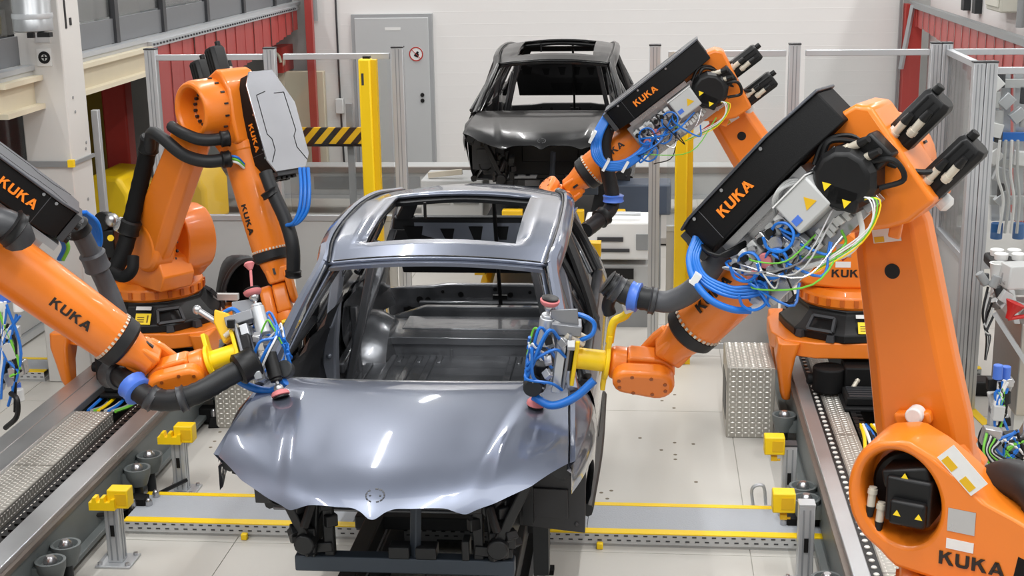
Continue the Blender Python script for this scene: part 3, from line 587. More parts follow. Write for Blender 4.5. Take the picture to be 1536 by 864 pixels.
sensor_post('front left sensor post with notched yellow head, before the duct', -3.24, 7.78, .42, .05, 0, True)
sensor_post('rear left sensor post with notched yellow head, behind the duct', -3.2, 8.9, .42, .05, 0, True)
sensor_post('rear right sensor post with yellow head beside the right track', .9, 8.78, .47, -.1, -.02, False)
sensor_post('front right sensor post cut by the picture bottom', .9, 7.72, .51, -.13, .02, False)
mb = MB(); mb.tube([(-3.15, 8.86, .1), (-3.35, 8.6, .06), (-3.42, 8.3, .1), (-3.5, 8.1, .16)], .014, n=6); tag(obj('sensor_cable', mb, BLACK), 'black cable from the rear left sensor post to the track', 'cable')
t = thing('floor_clamp', 'small steel clamp at the foot of the rear right sensor post', 'clamp', (.72, 8.8, 0))
mb = MB(); mb.b2(.66, .8, 8.76, 8.82, 0, .03); mb.tube([(.68, 8.78, .03), (.67, 8.78, .16), (.74, 8.78, .18), (.76, 8.78, .05)], .012, n=6); obj('clamp_body', mb, ALU, t)
# ================================================================ industrial robots
def circ(cx, cy, r, a0, a1, n): return [(cx + r * math.cos(R(a0 + (a1 - a0) * i / n)), cy + r * math.sin(R(a0 + (a1 - a0) * i / n))) for i in range(n + 1)]
def rsec(hx, hy, c, z, ox=0, oy=0):
    "chamfered rectangle ring in a plane of constant z"
    return [V((ox + sx * (hx - (c if k else 0)), oy + sy * (hy - (0 if k else c)), z)) for sx, sy, ks in ((1, 1, (0, 1)), (-1, 1, (1, 0)), (-1, -1, (0, 1)), (1, -1, (1, 0))) for k in ks]
XZ = frame((0, 0, 0), (1, 0, 0), (0, 0, 1), (0, -1, 0))     # prism polygons in x-z, extruded towards -y
YB = mat('label_yellow', (248, 214, 30), .5, var=.02)
def cast_carriage(near):
    mb = MB()
    pl = [(-.52, -.4), (-.3, -.5), (.3, -.5), (.52, -.4), (.6, -.2), (.6, .2), (.52, .4), (.3, .5), (-.3, .5), (-.52, .4), (-.6, .2), (-.6, -.2)]
    mb.prism([(x + (near * -.08 if x * near < -.2 else 0), y) for x, y in pl], M.Identity(4), -.15, -.03)
    for sx in (-1, 1):
        for sy in (-1, 1):
            rings = []
            for z, hx, hy, dx in ((-.04, .08, .14, 0), (-.16, .07, .13, .02), (-.3, .05, .1, .02), (-.44, .04, .08, .01), (-.5, .03, .06, 0)): rings.append(rsec(hx, hy, .02, z, sx * ((.49 if sx == near else .61) + dx), sy * .36))
            mb.loft(rings)
    return mb
def cast_column():
    # side cheek (towards the drive motors) with the oval opening cut out
    mb = MB(); cx, cz = .35, .645
    outer = [(cx + .225 * math.cos(R(a)), cz + .268 * math.sin(R(a))) for a in range(62, -76, -11)] + [(.36, .33), (.1, .3), (-.3, .3), (-.36, .34), (-.38, .52), (-.30, .62), (-.06, .66), (.1, .78), (.22, .86), (.33, .91)]
    # oval hole polygon resampled by angle to bridge with the outline
    n = 48
    def hit(px, pz, a):
        best = None; dx, dz = math.cos(a), math.sin(a)
        for i in range(len(outer)):
            (x0, z0), (x1, z1) = outer[i], outer[(i + 1) % len(outer)]; ex, ez = x1 - x0, z1 - z0; den = dx * ez - dz * ex
            if abs(den) < 1e-9: continue
            t = ((x0 - px) * ez - (z0 - pz) * ex) / den; u = ((x0 - px) * dz - (z0 - pz) * dx) / den
            if t > 0 and -1e-6 <= u <= 1 + 1e-6 and (best is None or t > best): best = t
        return (px + dx * best, pz + dz * best)
    O, I = [], []
    for k in range(n):
        a = 2 * math.pi * k / n; O.append(hit(cx, cz, a)); I.append((cx - .004 + .165 * math.cos(a) + .022 * math.sin(a), cz + .2 * math.sin(a)))
    y1, y0 = .235, -.02
    rings = [[V((x, y0, z)) for x, z in O], [V((x, y1 - .03, z)) for x, z in O], [V((cx + (x - cx) * .95, y1, cz + (z - cz) * .95)) for x, z in O],
             [V((cx + (x - cx) * 1.07, y1, cz + (z - cz) * 1.07)) for x, z in I], [V((x, y1 - .025, z)) for x, z in I], [V((x, .06, z)) for x, z in I]]
    mb.loft(rings, cap=True)
    mb.prism([(x, z) for x, z in [(-.36, .3), (.5, .3), (.56, .42), (.5, .55), (.3, .6), (-.3, .62), (-.38, .5)]], XZ, -.02, .26)   # body on the link side
    mb.lathe([(.17, .36), (.2, .385), (.27, .385), (.29, .36), (.31, .33)], (0, 0, 0), (0, 0, 1), 40)
    return mb
def link_mb(L):
    mb = MB(); rs = []
    for t, hx, hy, c in ((-.02, .2, .085, .05), (.15, .21, .095, .06), (.35, .19, .1, .06), (.65, .17, .1, .055), (.8, .16, .097, .052), (.87, .13, .08, .045)): rs.append(rsec(hx, hy, c, t * L, 0, 0))
    mb.loft(rs)
    mb.lathe([(-.1, .14), (-.1, .17), (-.07, .205), (.06, .21), (.1, .18)], (0, 0, 0), (0, 1, 0), 36)
    # hollow elbow ring
    mb.lathe([(.05, .02), (.03, .1), (.03, .13), (-.09, .155), (-.105, .175), (-.1, .195), (-.06, .21), (.1, .215), (.12, .17), (.12, .02)][::-1], (0, 0, L), (0, 1, 0), 36)
    return mb
def link_bolts(L):
    mb = MB()
    for k in range(16):
        a = 2 * math.pi * k / 16; mb.cyl((.112 * math.cos(a), .035, L + .112 * math.sin(a)), (.112 * math.cos(a), .008, L + .112 * math.sin(a)), .011, n=8); mb.box((.213 * math.cos(a + .1), .06, L + .213 * math.sin(a + .1)), (.018, .03, .012), (0, -a, 0))
        mb.cyl((.185 * math.cos(a), .1, .185 * math.sin(a)), (.185 * math.cos(a), .112, .185 * math.sin(a)), .012, n=8)
    return mb
def forearm_house():
    mb = MB()
    pl = [(.2, -.15), (.06, -.25), (-.02, -.29), (-.16, -.3), (-.24, .15), (-.2, .2), (-.06, .24), (.12, .2), (.3, .18), (.34, -.06)]
    mb.prism(pl, XZ, -.15, .12)
    mb.loft([[V((.25, .03 + .15 * math.cos(2 * math.pi * i / 28), .04 + .15 * math.sin(2 * math.pi * i / 28))) if False else V((.28, .15 * math.cos(2 * math.pi * i / 28), .04 + .155 * math.sin(2 * math.pi * i / 28))) for i in range(28)],
             [V((.36, .148 * math.cos(2 * math.pi * i / 28), .04 + .148 * math.sin(2 * math.pi * i / 28))) for i in range(28)]])
    return mb
def tube_mb():
    mb = MB(); mb.lathe([(.34, .146), (.38, .143), (.8, .134), (1.08, .124), (1.1, .118)], (0, 0, .04), (1, 0, 0), 40); return mb
def ring_mb():
    mb = MB(); mb.lathe([(1.075, .118), (1.08, .131), (1.135, .127), (1.15, .112), (1.15, .09)], (0, 0, .04), (1, 0, 0), 36); return mb
def teeth_mb():
    mb = MB()
    for k in range(32):
        a = 2 * math.pi * k / 32; mb.box((1.068, .125 * math.cos(a), .04 + .125 * math.sin(a)), (.014, .012, .012), (a, 0, 0))
    return mb
def box_mb(BX):
    mb = MB(); pl = [(-.14, .02), (-.06, -.03), (BX - .08, -.03), (BX, .02), (BX, .26), (BX - .08, .32), (.1, .32), (-.14, .2)]
    mb.prism(pl, M.Identity(4), .175, .335); return mb
def lid_mb(BX):
    mb = MB(); pl = [(-.15, .01), (-.06, -.04), (BX - .08, -.04), (BX + .01, .01), (BX + .01, .27), (BX - .08, .33), (.1, .33), (-.15, .21)]
    mb.prism(pl, M.Identity(4), .335, .347)
    return mb
def lid_groove(BX):
    mb = MB()
    for P in ([(.02, .17), (.02, .255), (.3, .27), (.34, .24), (BX - .14, .24), (BX - .04, .3)], [(.0, .1), (.02, .02), (.3, .02), (.34, .05), (BX - .14, .05), (BX - .06, .0)]):
        for a, b in zip(P[:-1], P[1:]): mb.bar((a[0], a[1], .347), (b[0], b[1], .347), .006, .003)
    return mb
def motor_mb(l=.27, w=.125):
    mb = MB(); c = .022; h = w / 2; rs = []
    for x, k in ((0, 1), (.02, 1), (l - .02, 1), (l, .86)):
        rs.append([V((-x, sy * (h * k - (c if q else 0)), sz * (h * k - (0 if q else c)))) for sy, sz, ks in ((1, 1, (0, 1)), (-1, 1, (1, 0)), (-1, -1, (0, 1)), (1, -1, (1, 0))) for q in ks])
    mb.loft(rs); mb.cyl((-l, .02, .03), (-l - .035, .02, .03), .02, n=10)
    return mb
def motor_fins():
    mb = MB()
    for k in range(3): mb.box((-.14, 0, -.03 + .03 * k), (.22, .129, .006))
    return mb
def plug_mb():
    mb = MB()
    mb.cyl((0, 0, 0), (-.1, 0, 0), .02, n=12); mb.cyl((-.012, 0, 0), (-.03, 0, 0), .024, n=12); return mb
def conn(parent, o, d, key='plug'):
    "beige round plug with a black boot"
    d = V(d).normalized(); o = V(o); x, y = perp(d)
    mb = MB(); mb.cyl(o, o + d * .085, .017, n=12); mb.cyl(o + d * .01, o + d * .03, .021, n=12); obj('plug', mb, BEIGE, parent)
    mb = MB(); mb.cyl(o + d * .085, o + d * .13, .02, .014, n=10); obj('plug_boot', mb, BLACK, parent)
def tri(mb, T, s, h=.0015): mb.prism([(-s, -s * .6), (s, -s * .6), (0, s)], T, 0, h)
def robot(tagname, label, base, q1, q2, q3, tdir, L2=1.35, roll6=0.0, lid=LIDD, tool_roll=1, pod=1, air=True, arm_text_side=1, text_roll=0.0, BX=.68, bz=0.0):
    q1, q2, q3 = R(q1), R(q2), R(q3)
    F = V((math.cos(q1), math.sin(q1), 0)); L = V((-math.sin(q1), math.cos(q1), 0)); U = V((0, 0, 1)); b = V(base)
    root = thing('industrial_robot', label, 'robot', (b.x, b.y, .42), 'orange industrial robots around the grey car')
    J0 = frame(b, (1, 0, 0), (0, 1, 0), (0, 0, 1)); J1 = frame(b, F, L, U)
    A2 = b + F * .35 + U * .645; l = F * math.sin(q2) + U * math.cos(q2); J2 = frame(A2, L.cross(l), L, l)
    A3 = A2 + l * L2; a = F * math.cos(q3) - U * math.sin(q3); n = F * math.sin(q3) + U * math.cos(q3); J3 = frame(A3, a, L, n)
    A5 = A3 + n * .04 + a * 1.40
    P = dict(root=root, J0=J0, J1=J1, J2=J2, J3=J3, A5=A5)
    # carriage and base
    nr = 1 if b.x < 0 else -1; cg = obj('carriage', (lambda: cast_carriage(nr)), ORANGE, root, J0, bevel=.015, key='carriage%d' % nr, seg=3)
    def gearbox():
        mb = MB(); mb.cyl((-.2, -.52, -.38), (-.2, -.52, -.2), .12, n=20); mb.b2(-.1, .5, -.62, -.35, -.36, -.18); mb.cyl((-.36, -.5, -.3), (-.28, -.5, -.3), .04, n=10); return mb
    obj('drive_unit', gearbox, BLACKM, cg, J0, bevel=.012, key='gearbox')
    mb = MB(J0); mb.b2(-.12, .42, -.9, -.64, -.37, -.31); mb.b2(-.14, .44, -.95, -.62, -.4, -.37); o = obj('cable_tray', mb, BLACKM, root, bevel=.01)
    mb = MB(J0)
    for k in range(5): mb.b2(-.1, .4, -.89 + k * .05, -.87 + k * .05, -.31, -.3)
    obj('tray_rib', mb, DGREY, o)
    conn(cg, J0 @ V((.0, -.6, -.26)), V((-.5, -.5, -.7)))
    def cover():
        mb = MB(); pr = [(.5, -.03), (.5, .03), (.44, .07), (.37, .15), (.37, .18)]
        rings = []
        for r_, z in pr:
            k = 1.0; rings.append([V((r_ * k * (1.06 if i % 2 else 1.0) * math.cos(2 * math.pi * (i + .5) / 16), r_ * k * (1.06 if i % 2 else 1.0) * math.sin(2 * math.pi * (i + .5) / 16), z)) for i in range(16)])
        mb.loft(rings); return mb
    cv = obj('base_cover', cover, BLACK, root, J0, bevel=.008, key='basecover', ang=20)
    def pockets():
        mb = MB()
        for ang in (-122, -58, 40, 140):
            T = M.Rotation(R(ang), 4, 'Z') @ M.Translation((.462, 0, .08)) @ M.Rotation(R(52), 4, 'Y')
            pl = [(-.055, -.085), (.055, -.1), (.055, .1), (-.055, .085)]
            for i in range(4): p, q = pl[i], pl[(i + 1) % 4]; mb.bar(T @ V((*p, .012)), T @ V((*q, .012)), .02, .03, T.to_3x3() @ V((0, 0, 1)))
        return mb
    obj('cover_pocket', pockets, DGREY, cv, J0, key='pockets', kind='stuff')
    def feet():
        mb = MB()
        for ang in (-140, -112, -60, -35, 30, 60, 120, 150):
            mb.box((.5 * math.cos(R(ang)), .5 * math.sin(R(ang)), .0), (.09, .06, .05), (0, 0, R(ang)), taper=.8)
        return mb
    obj('cover_foot', feet, DGREY, cv, J0, key='coverfeet', kind='stuff')
    T = J0 @ M.Translation((.06, -.445, .06)) @ M.Rotation(R(52), 4, 'X')
    mb = MB(); mb.prism([(-.06, -.045), (.06, -.045), (.06, .045), (-.06, .045)], T, .022, .03); lb = obj('warning_label', mb, YB, cv); lb['label'] = 'yellow warning label'
    mb = MB(); mb.prism([(.03, -.03), (.042, -.03), (.042, .03), (.03, .03)], T, .03, .0305)
    for k in range(3): mb.prism([(-.045, -.028 + k * .018), (.01, -.028 + k * .018), (.01, -.02 + k * .018), (-.045, -.02 + k * .018)], T, .03, .0305)
    obj('label_print', mb, mat('label_print', (120, 90, 10), .6) if 'label_print' not in MATS else MATS['label_print'], lb)
    T2 = J0 @ M.Translation((.05, -.385, .13)) @ M.Rotation(R(50), 4, 'X'); mb = MB(); mb.prism([(-.06, -.015), (.06, -.015), (.06, .015), (-.06, .015)], T2, .018, .024); obj('type_plate', mb, PAPER, cv)
    # rotating column
    clm = obj('rotating_column', cast_column, ORANGE, root, J1, bevel=.012, key='column', ang=32)
    def rb():
        mb = MB()
        for k in range(24):
            t = 2 * math.pi * k / 24; mb.box((.385 * math.cos(t), .385 * math.sin(t), .235), (.024, .03, .05), (0, 0, t))
        return mb
    obj('ring_bolt', rb, mat('orange_shade', (190, 92, 20), .45) if 'orange_shade' not in MATS else MATS['orange_shade'], clm, J1, key='ringbolt', kind='stuff')
    def am():
        mb = MB(); mb.cyl((.35, .04, .645), (.35, .09, .645), .16, n=28); mb.box((.31, .16, .64), (.19, .17, .2)); mb.box((.33, .15, .735), (.2, .15, .08), (0, .25, 0)); mb.box((.3, .26, .6), (.15, .05, .11)); return mb
    am_ = obj('shoulder_motor', am, BLACK, root, J1, bevel=.014, key='shouldermotor')
    for x, y, z in ((.25, .2855, .6), (.34, .2855, .6), (.33, .235, .745)): mb = MB(J1); tri(mb, frame((x, y, z), (-1, 0, 0), (0, 0, 1), (0, 1, 0)), .016); obj('warning_triangle', mb, YB, am_)
    for x in (.43, .47): conn(am_, J1 @ V((x, .2, .6 if x < .45 else .66)), J1.to_3x3() @ V((.05, .1, -1)))
    # labels on the column cheek
    def onside(x, z, w_, h_, y=.236): return frame((J1 @ V((x, y, z))), -F, U, L), w_, h_
    mb = MB(); T = J1 @ frame((.02, .236, .62), V((-.8, 0, -.6)), V((.6, 0, -.8)) * -1, (0, 1, 0)); mb.prism([(-.1, -.045), (.1, -.045), (.1, .045), (-.1, .045)], J1 @ frame((.1, .2365, .82), V((-.72, 0, -.69)), V((-.69, 0, .72)), (0, 1, 0)), 0, .002)
    s1 = obj('information_label', mb, PAPER, clm)
    mb = MB()
    for x in (-.05, .055): mb.prism([(x - .03, -.04), (x + .03, -.04), (x + .03, -.005), (x - .03, -.005)], J1 @ frame((.1, .2386, .82), V((-.72, 0, -.69)), V((-.69, 0, .72)), (0, 1, 0)), 0, .001)
    obj('yellow_mark', mb, YELLOWD, s1)
    TS = lambda x, z: J1 @ frame((x, .236, z), (-1, 0, 0), (0, 0, 1), (0, 1, 0))
    mb = MB(); mb.prism([(-.055, -.05), (.055, -.05), (.055, .05), (-.055, .05)], TS(.09, .60), 0, .002); rp = obj('rating_plate', mb, STEEL, clm); rp['label'] = 'silver rating plate'
    mb = MB(); mb.prism([(-.055, -.022), (.055, -.022), (.055, .022), (-.055, .022)], TS(.09, .495), 0, .002); obj('serial_label', mb, PAPER, clm)
    mb, wd = word(.057, lambda u, v, d: TS(.17, .40) @ V((u, v, .003 + d)), width=1.15); lg = obj('maker_mark', mb, LOGOB, clm); lg['label'] = 'dark block lettering of the maker'
    def backwin():
        mb = MB(); mb.prism([(-.12, .36), (-.33, .36), (-.36, .43), (-.14, .5)], XZ, -.2375, -.15); return mb
    obj('side_opening', backwin, BLACKM, clm, J1, key='backwin')
    T = J1 @ frame((.3, -.02, .345), (1, 0, 0), (0, 0, 1), (0, -1, 0))
    # link arm
    LK = J2 @ M.Translation((0, -.21, 0))
    lk = obj('link_arm', (lambda: link_mb(L2)), ORANGE, root, LK, bevel=.012, key='link%.2f' % L2, ang=34)
    obj('joint_bolt', (lambda: link_bolts(L2)), DCAST, lk, LK, key='linkbolt%.2f' % L2, kind='stuff')
    Tl = LK @ frame((0, .1015, L2 * .78), (-1, 0, 0), (0, 0, 1), (0, 1, 0))
    mb = MB(); mb.prism([(-.06, -.035), (.06, -.035), (.06, .035), (-.06, .035)], Tl, -.002, .003); st = obj('information_label', mb, PAPER, lk)
    mb = MB(); mb.prism([(-.055, -.032), (-.012, -.032), (-.012, -.008), (-.055, -.008)], Tl, .003, .004); obj('yellow_mark', mb, YELLOWD, lk)
    mb = MB(); mb.lathe([(0, .0), (0, .033), (.004, .033), (.004, .0001)], LK @ V((.0, .0985, L2 * .66)), L, 20); obj('lifting_hole', mb, BLACK, lk)
    mb = MB(LK); mb.cyl((-.02, .11, .27), (-.02, .18, .27), .038, n=16); sp = obj('rubber_stop', mb, WHITE, lk, bevel=.008); sp['label'] = 'white rubber stop'
    mb = MB(LK); mb.box((.0, .12, .25), (.16, .06, .06)); obj('stop_bracket', mb, ORANGE, lk, bevel=.015)
    # forearm
    fh = obj('forearm_housing', forearm_house, ORANGE, root, J3, bevel=.02, key='fhouse', seg=3)
    ft = obj('forearm_tube', tube_mb, ORANGE, root, J3, key='ftube')
    obj('rubber_ring', ring_mb, RUBBER, ft, J3, key='fring'); obj('ring_tooth', teeth_mb, BEIGE, ft, J3, key='fteeth', kind='stuff')
    s = arm_text_side; rr = .133
    def ontube(u, v, d):
        an = s * (R(90) - text_roll) * 1.0 - s * v / rr; r_ = rr + .0025 + d
        return J3 @ V((u, r_ * math.sin(an) if True else 0, .04 + r_ * math.cos(an)))
    mb, wd = word(.044, (lambda u, v, d: ontube(.96 - u, v - .022, d)) if s > 0 else (lambda u, v, d: ontube(.72 + u, v - .022, d)), width=1.25); tm = obj('maker_mark', mb, LOGOB, ft)
    def em():
        mb = MB(); mb.lathe([(.14, .12), (.17, .135), (.27, .135), (.31, .11), (.31, .02)], (0, 0, 0), (0, 1, 0), 12); mb.box((-.1, .2, .0), (.2, .1, .13)); mb.box((.05, .24, -.05), (.1, .14, .14), (0, .5, 0)); return mb
    em_ = obj('elbow_motor', em, BLACK, root, J3, bevel=.012, key='elbowmotor', ang=25)
    for x, z in ((.06, .03), (.05, -.075)): mb = MB(J3); tri(mb, frame((x, .312, z), (-1, 0, 0), (0, 0, 1), (0, 1, 0)), .02); obj('warning_triangle', mb, YB, em_)
    for z in (-.02, .045): conn(em_, J3 @ V((-.07, .25, z + .04)), J3.to_3x3() @ V((-1, .3, -.35)))
    for k, (x, y, z) in enumerate(((-.165, .03, -.01), (-.135, .03, -.235))):
        fm = J3 @ M.Translation((x, y, z)); m_ = obj('wrist_motor', motor_mb, BLACK, root, fm, bevel=.004, key='wmotor')
        obj('motor_rib', motor_fins, BLACKM, m_, fm, key='wfins')
        for q in (0, 1): conn(m_, fm @ V((-.03 - .06 * (1 - q), .066, -.025 + q * .045)), J3.to_3x3() @ V((-1, .12, .05)))
        mb = MB(fm); mb.prism([(-.025, -.02), (.025, -.02), (.025, .02), (-.025, .02)], frame((-.045, .0655, .03), (1, 0, 0), (0, 0, 1), (0, 1, 0)), 0, .002); obj('motor_label', mb, PAPER, m_)
    for k, P_ in enumerate(([(.02, .26, .12), (-.06, .25, .15), (-.12, .18, .06), (-.13, .15, -.06), (-.18, .12, -.16), (-.24, .105, -.22)], [(.06, .25, .13), (-.03, .22, .17), (-.1, .15, .12), (-.14, .14, .0), (-.2, .11, .02)], [(-.12, .26, -.02), (-.19, .25, -.08), (-.16, .23, -.16), (-.07, .25, -.12)])):
        mb = MB(); mb.tube([J3 @ V(p) for p in P_], .0115, n=8); obj('motor_cable', mb, BLACK, root)
    mb = MB(J3); mb.lathe([(-.02, .02), (0, .036), (.03, .036), (.045, .02)], (-.13, -.02, -.3), (0, 0, -1), 16); o = obj('rubber_stop', mb, WHITE, root); o['label'] = 'white rubber stop at the elbow'
    mb = MB(J3); mb.box((.05, .08, -.26), (.1, .03, .05), (0, .6, 0)); mb.box((-.05, .08, -.25), (.03, .03, .06), (0, .6, 0)); obj('lifting_lug', mb, ORANGE, fh, bevel=.008)
    # supply box on top
    JT = J3; J3 = J3 @ M.Translation((0, 0, bz))
    sb = obj('supply_box', (lambda: box_mb(BX)), BLACKM, root, J3, bevel=.006, key='sbox%.2f' % BX)
    ld = obj('lid', (lambda: lid_mb(BX)), lid, sb, J3, bevel=.003, key='slid%.2f' % BX); obj('lid_groove', (lambda: lid_groove(BX)), BLACK, sb, J3, key='slidg%.2f' % BX)
    mb = MB(J3); mb.b2(BX + .005, BX + .04, .03, .25, .18, .33); mb.b2(BX - .14, BX - .135, -.031, .321, .176, .336); ep = obj('end_plate', mb, DGREY, sb, bevel=.006)
    mb = MB(J3)
    for q in range(8): mb.cyl((BX + .04, .06 + .045 * (q % 4), .2 + .08 * (q // 4)), (BX + .06, .06 + .045 * (q % 4), .2 + .08 * (q // 4)), .02, n=10)
    obj('gland', mb, BLACK, sb)
    mb = MB(J3)
    for x in (.15, .4, BX - .1): mb.cyl((x, .322, .322), (x, .325, .322), .008, n=8); mb.cyl((x, -.032, .322), (x, -.035, .322), .008, n=8)
    obj('screw', mb, STEEL, sb, kind='stuff')
    mb = MB(J3); mb.b2(.1, .6, .0, .26, .13, .165); mb.b2(.12, .16, .02, .1, .1, .14); mb.b2(.5, .54, .02, .1, .1, .14); obj('mounting_plate', mb, STEEL, sb)
    for sd, nm in ((1, 'box_mark'), (-1, 'box_mark')):
        if sd > 0: fn = lambda u, v, d: J3 @ V((.48 - u, .3225 + d, .235 + v))
        else: fn = lambda u, v, d: J3 @ V((BX - .36 + u, -.0325 - d, .235 + v))
        mb, wd = word(.045, fn, width=1.1); o = obj(nm, mb, LOGO, sb)
        if sd > 0: o['label'] = 'orange block lettering of the maker'
    J3 = JT
    if air:
        # pneumatic valve station under the box
        mp = J3 @ M.Translation((-.15, .17, .01)); mb = MB(mp); mb.b2(.12, .8, 0, .012, -.17, .13); mb.b2(.12, .2, .012, .05, -.17, -.1); pl = obj('valve_plate', mb, STEEL, root, bevel=.004)
        mb = MB(mp); mb.box((.34, .08, .03), (.19, .13, .155)); eb = obj('electrical_box', mb, LGREY, root, bevel=.01)
        mb = MB(mp); mb.b2(.24, .44, .012, .15, .105, .111); obj('box_lid', mb, WHITE, eb)
        mb = MB(mp); tri(mb, frame((.31, .1455, .02), (-1, 0, 0), (0, 0, 1), (0, 1, 0)), .03); obj('warning_triangle', mb, YELLOWD, eb)
        mb = MB(mp); mb.prism([(-.02, -.015), (.02, -.015), (.02, .015), (-.02, .015)], frame((.4, .1455, 0), (-1, 0, 0), (0, 0, 1), (0, 1, 0)), 0, .002); obj('blue_label', mb, BLUEC, eb)
        rnd = random.Random(q1 * 100)
        for k in range(12):
            x = .48 + .055 * (k % 6); z = .05 - .11 * (k // 6); mb = MB(mp); mb.box((x, .05 + .02 * rnd.random(), z), (.04, .08, .07)); vb = obj('valve', mb, (WHITE, LGREY, STEEL, LGREY)[k % 4], root, bevel=.006)
            mb = MB(mp); mb.cyl((x, .09, z), (x, .125, z), .017, n=12); obj('valve_knob', mb, BLACK if k % 3 else STEEL, vb)
            mb = MB(mp); mb.cyl((x, .06, z - .03), (x, .06, z - .065), .009, n=8); obj('fitting', mb, BLUE if k % 2 else DGREY, vb)
        for k in range(4):
            cx_, cz_ = (.5, .6, .7, .76, .56)[k], (.0, -.06, .01, -.1, -.14)[k]; mb = MB(mp); mb.tube([(cx_ + .06 * math.cos(a * .9), .1 + .012 * a, cz_ + .055 * math.sin(a * .9)) for a in range(9)], .0065, n=6, k=4); obj('air_loop', mb, BLUE, root)
        for k in range(14): mb = MB(mp); mb.box((.44 + .028 * k, .06 + .03 * rnd.random(), -.03 + .2 * (rnd.random() - .5)), (.035, .05, .045), (0, rnd.random() * .4, 0)); obj('fitting_block', mb, (STEEL, ALU, LGREY)[k % 3], root, bevel=.004)
        for k in range(3): mb = MB(mp); mb.lathe([(0, .02), (0, .033), (.006, .035), (.02, .03), (.02, .01)], (.55 + .09 * k, .1, -.0 - .02 * k), (0, 1, 0), 16); g_ = obj('gauge', mb, PINK if k else STEEL, root)
        for k in range(15):
            x0, x1 = rnd.uniform(.45, .8), rnd.uniform(.2, .8); z0, z1 = rnd.uniform(-.1, .08), rnd.uniform(-.2, .0); yy = rnd.uniform(.1, .19)
            c = (BLUE, LGREY, STEEL, BLUE, DGREY, GREENW, BLACK, BLUE)[k % 8]; r_ = .006 if c is BLUE else .004
            mb = MB(mp); mb.tube([(x0, .06, z0), (x0 + rnd.uniform(-.03, .06), yy, z0 - rnd.uniform(-.05, .08)), ((x0 + x1) / 2, yy + .02, min(z0, z1) - rnd.uniform(.0, .1)), (x1, .09, z1)], r_, n=6, k=5); obj('air_tube', mb, c, root)
        for k in range(4):
            c = (WHITE, WHITE, GREENW, YELLOW)[k % 6]; mb = MB(mp)
            mb.tube([(.2 + .015 * k, .1, -.07), (.12 - .01 * k, .14, -.14 - .01 * k), (.2 + .02 * k, .15, -.22 - .008 * k), (.45 + .03 * k, .12, -.19)], .0032, n=6, k=5); obj('wire', mb, c, root)
        mb = MB(mp)
        for k in range(14): mb.box((.2 + .025 * k, .03 + .02 * rnd.random(), -.12 + .03 * rnd.random()), (.02, .03, .035))
        obj('terminal_strip', mb, PAPER, root, kind='stuff')
        mb = MB(mp); mb.b2(.3, .42, .02, .04, -.235, -.21); o = obj('red_tag', mb, REDP, root)
    # wrist
    t = V(tdir).normalized(); y5 = a.cross(t).normalized() * pod; s5 = y5.cross(t) ; zt = t.cross(y5)
    W4 = frame(A5, a, y5, a.cross(y5))
    mb = MB(W4); mb.lathe([(-.255, .1), (-.24, .098), (-.17, .078), (-.1, .07)], (0, 0, 0), (1, 0, 0), 28)
    pl = [(-.17, -.075), (-.1, -.085)] + circ(0, 0, .082, -80, 80, 8) + [(-.1, .085), (-.17, .075)]
    T4 = frame((0, 0, 0), (1, 0, 0), (0, 0, 1), (0, -1, 0)); mb.prism(pl, T4, .055, .1)
    mb.prism([(-.2, -.07), (-.09, -.07), (-.09, .07), (-.2, .07)], T4, -.06, .09)
    w4 = obj('wrist_yoke', mb, ORANGE, root, bevel=.014, seg=3)
    W5 = frame(A5, t, y5, zt)
    mb = MB(W5); pl = circ(-.01, 0, .085, 90, 270, 10) + [(.12, -.08), (.14, -.07), (.14, .07), (.12, .08)]
    mb.prism(pl, T4, -.05, .05)
    w5 = obj('wrist_body', mb, ORANGE, root, bevel=.015, seg=3)
    mb = MB(W5); mb.prism(circ(-.01, 0, .08, 90, 270, 10) + circ(.13, -.0, .068, -90, 90, 8), T4, -.145, -.055); pd = obj('wrist_pod', mb, ORANGE, root, bevel=.025, seg=3)
    mb = MB(W5)
    for k in range(8):
        an = 2 * math.pi * k / 8 + .3; x = .06 + (.115 * math.cos(an)); z = .05 * math.sin(an); mb.cyl((x, .14, z), (x, .148, z), .009, n=8)
    obj('pod_bolt', mb, mat('bolt_orange', (150, 76, 24), .4) if 'bolt_orange' not in MATS else MATS['bolt_orange'], pd, kind='stuff')
    mb = MB(W5); mb.lathe([(.14, .06), (.14, .078), (.19, .078), (.205, .072), (.215, .055)], (0, 0, 0), (1, 0, 0), 28); obj('flange', mb, ORANGE, w5)
    mb = MB(W4); mb.prism([(-.04, -.008), (.04, -.008), (.04, .008), (-.04, .008)], frame((-.19, .0, -.0825), (1, 0, 0), (0, 1, 0), (0, 0, -1)), -.008, .002); obj('wrist_label', mb, DCAST, w4)
    ty, tz = (y5, zt) if zt.z > 0 else (-y5, -zt); c6, s6 = math.cos(R(roll6)), math.sin(R(roll6))
    P['W5'] = W5; P['T5'] = frame(A5 + t * .215, t, ty * c6 + tz * s6, tz * c6 - ty * s6)
    return P
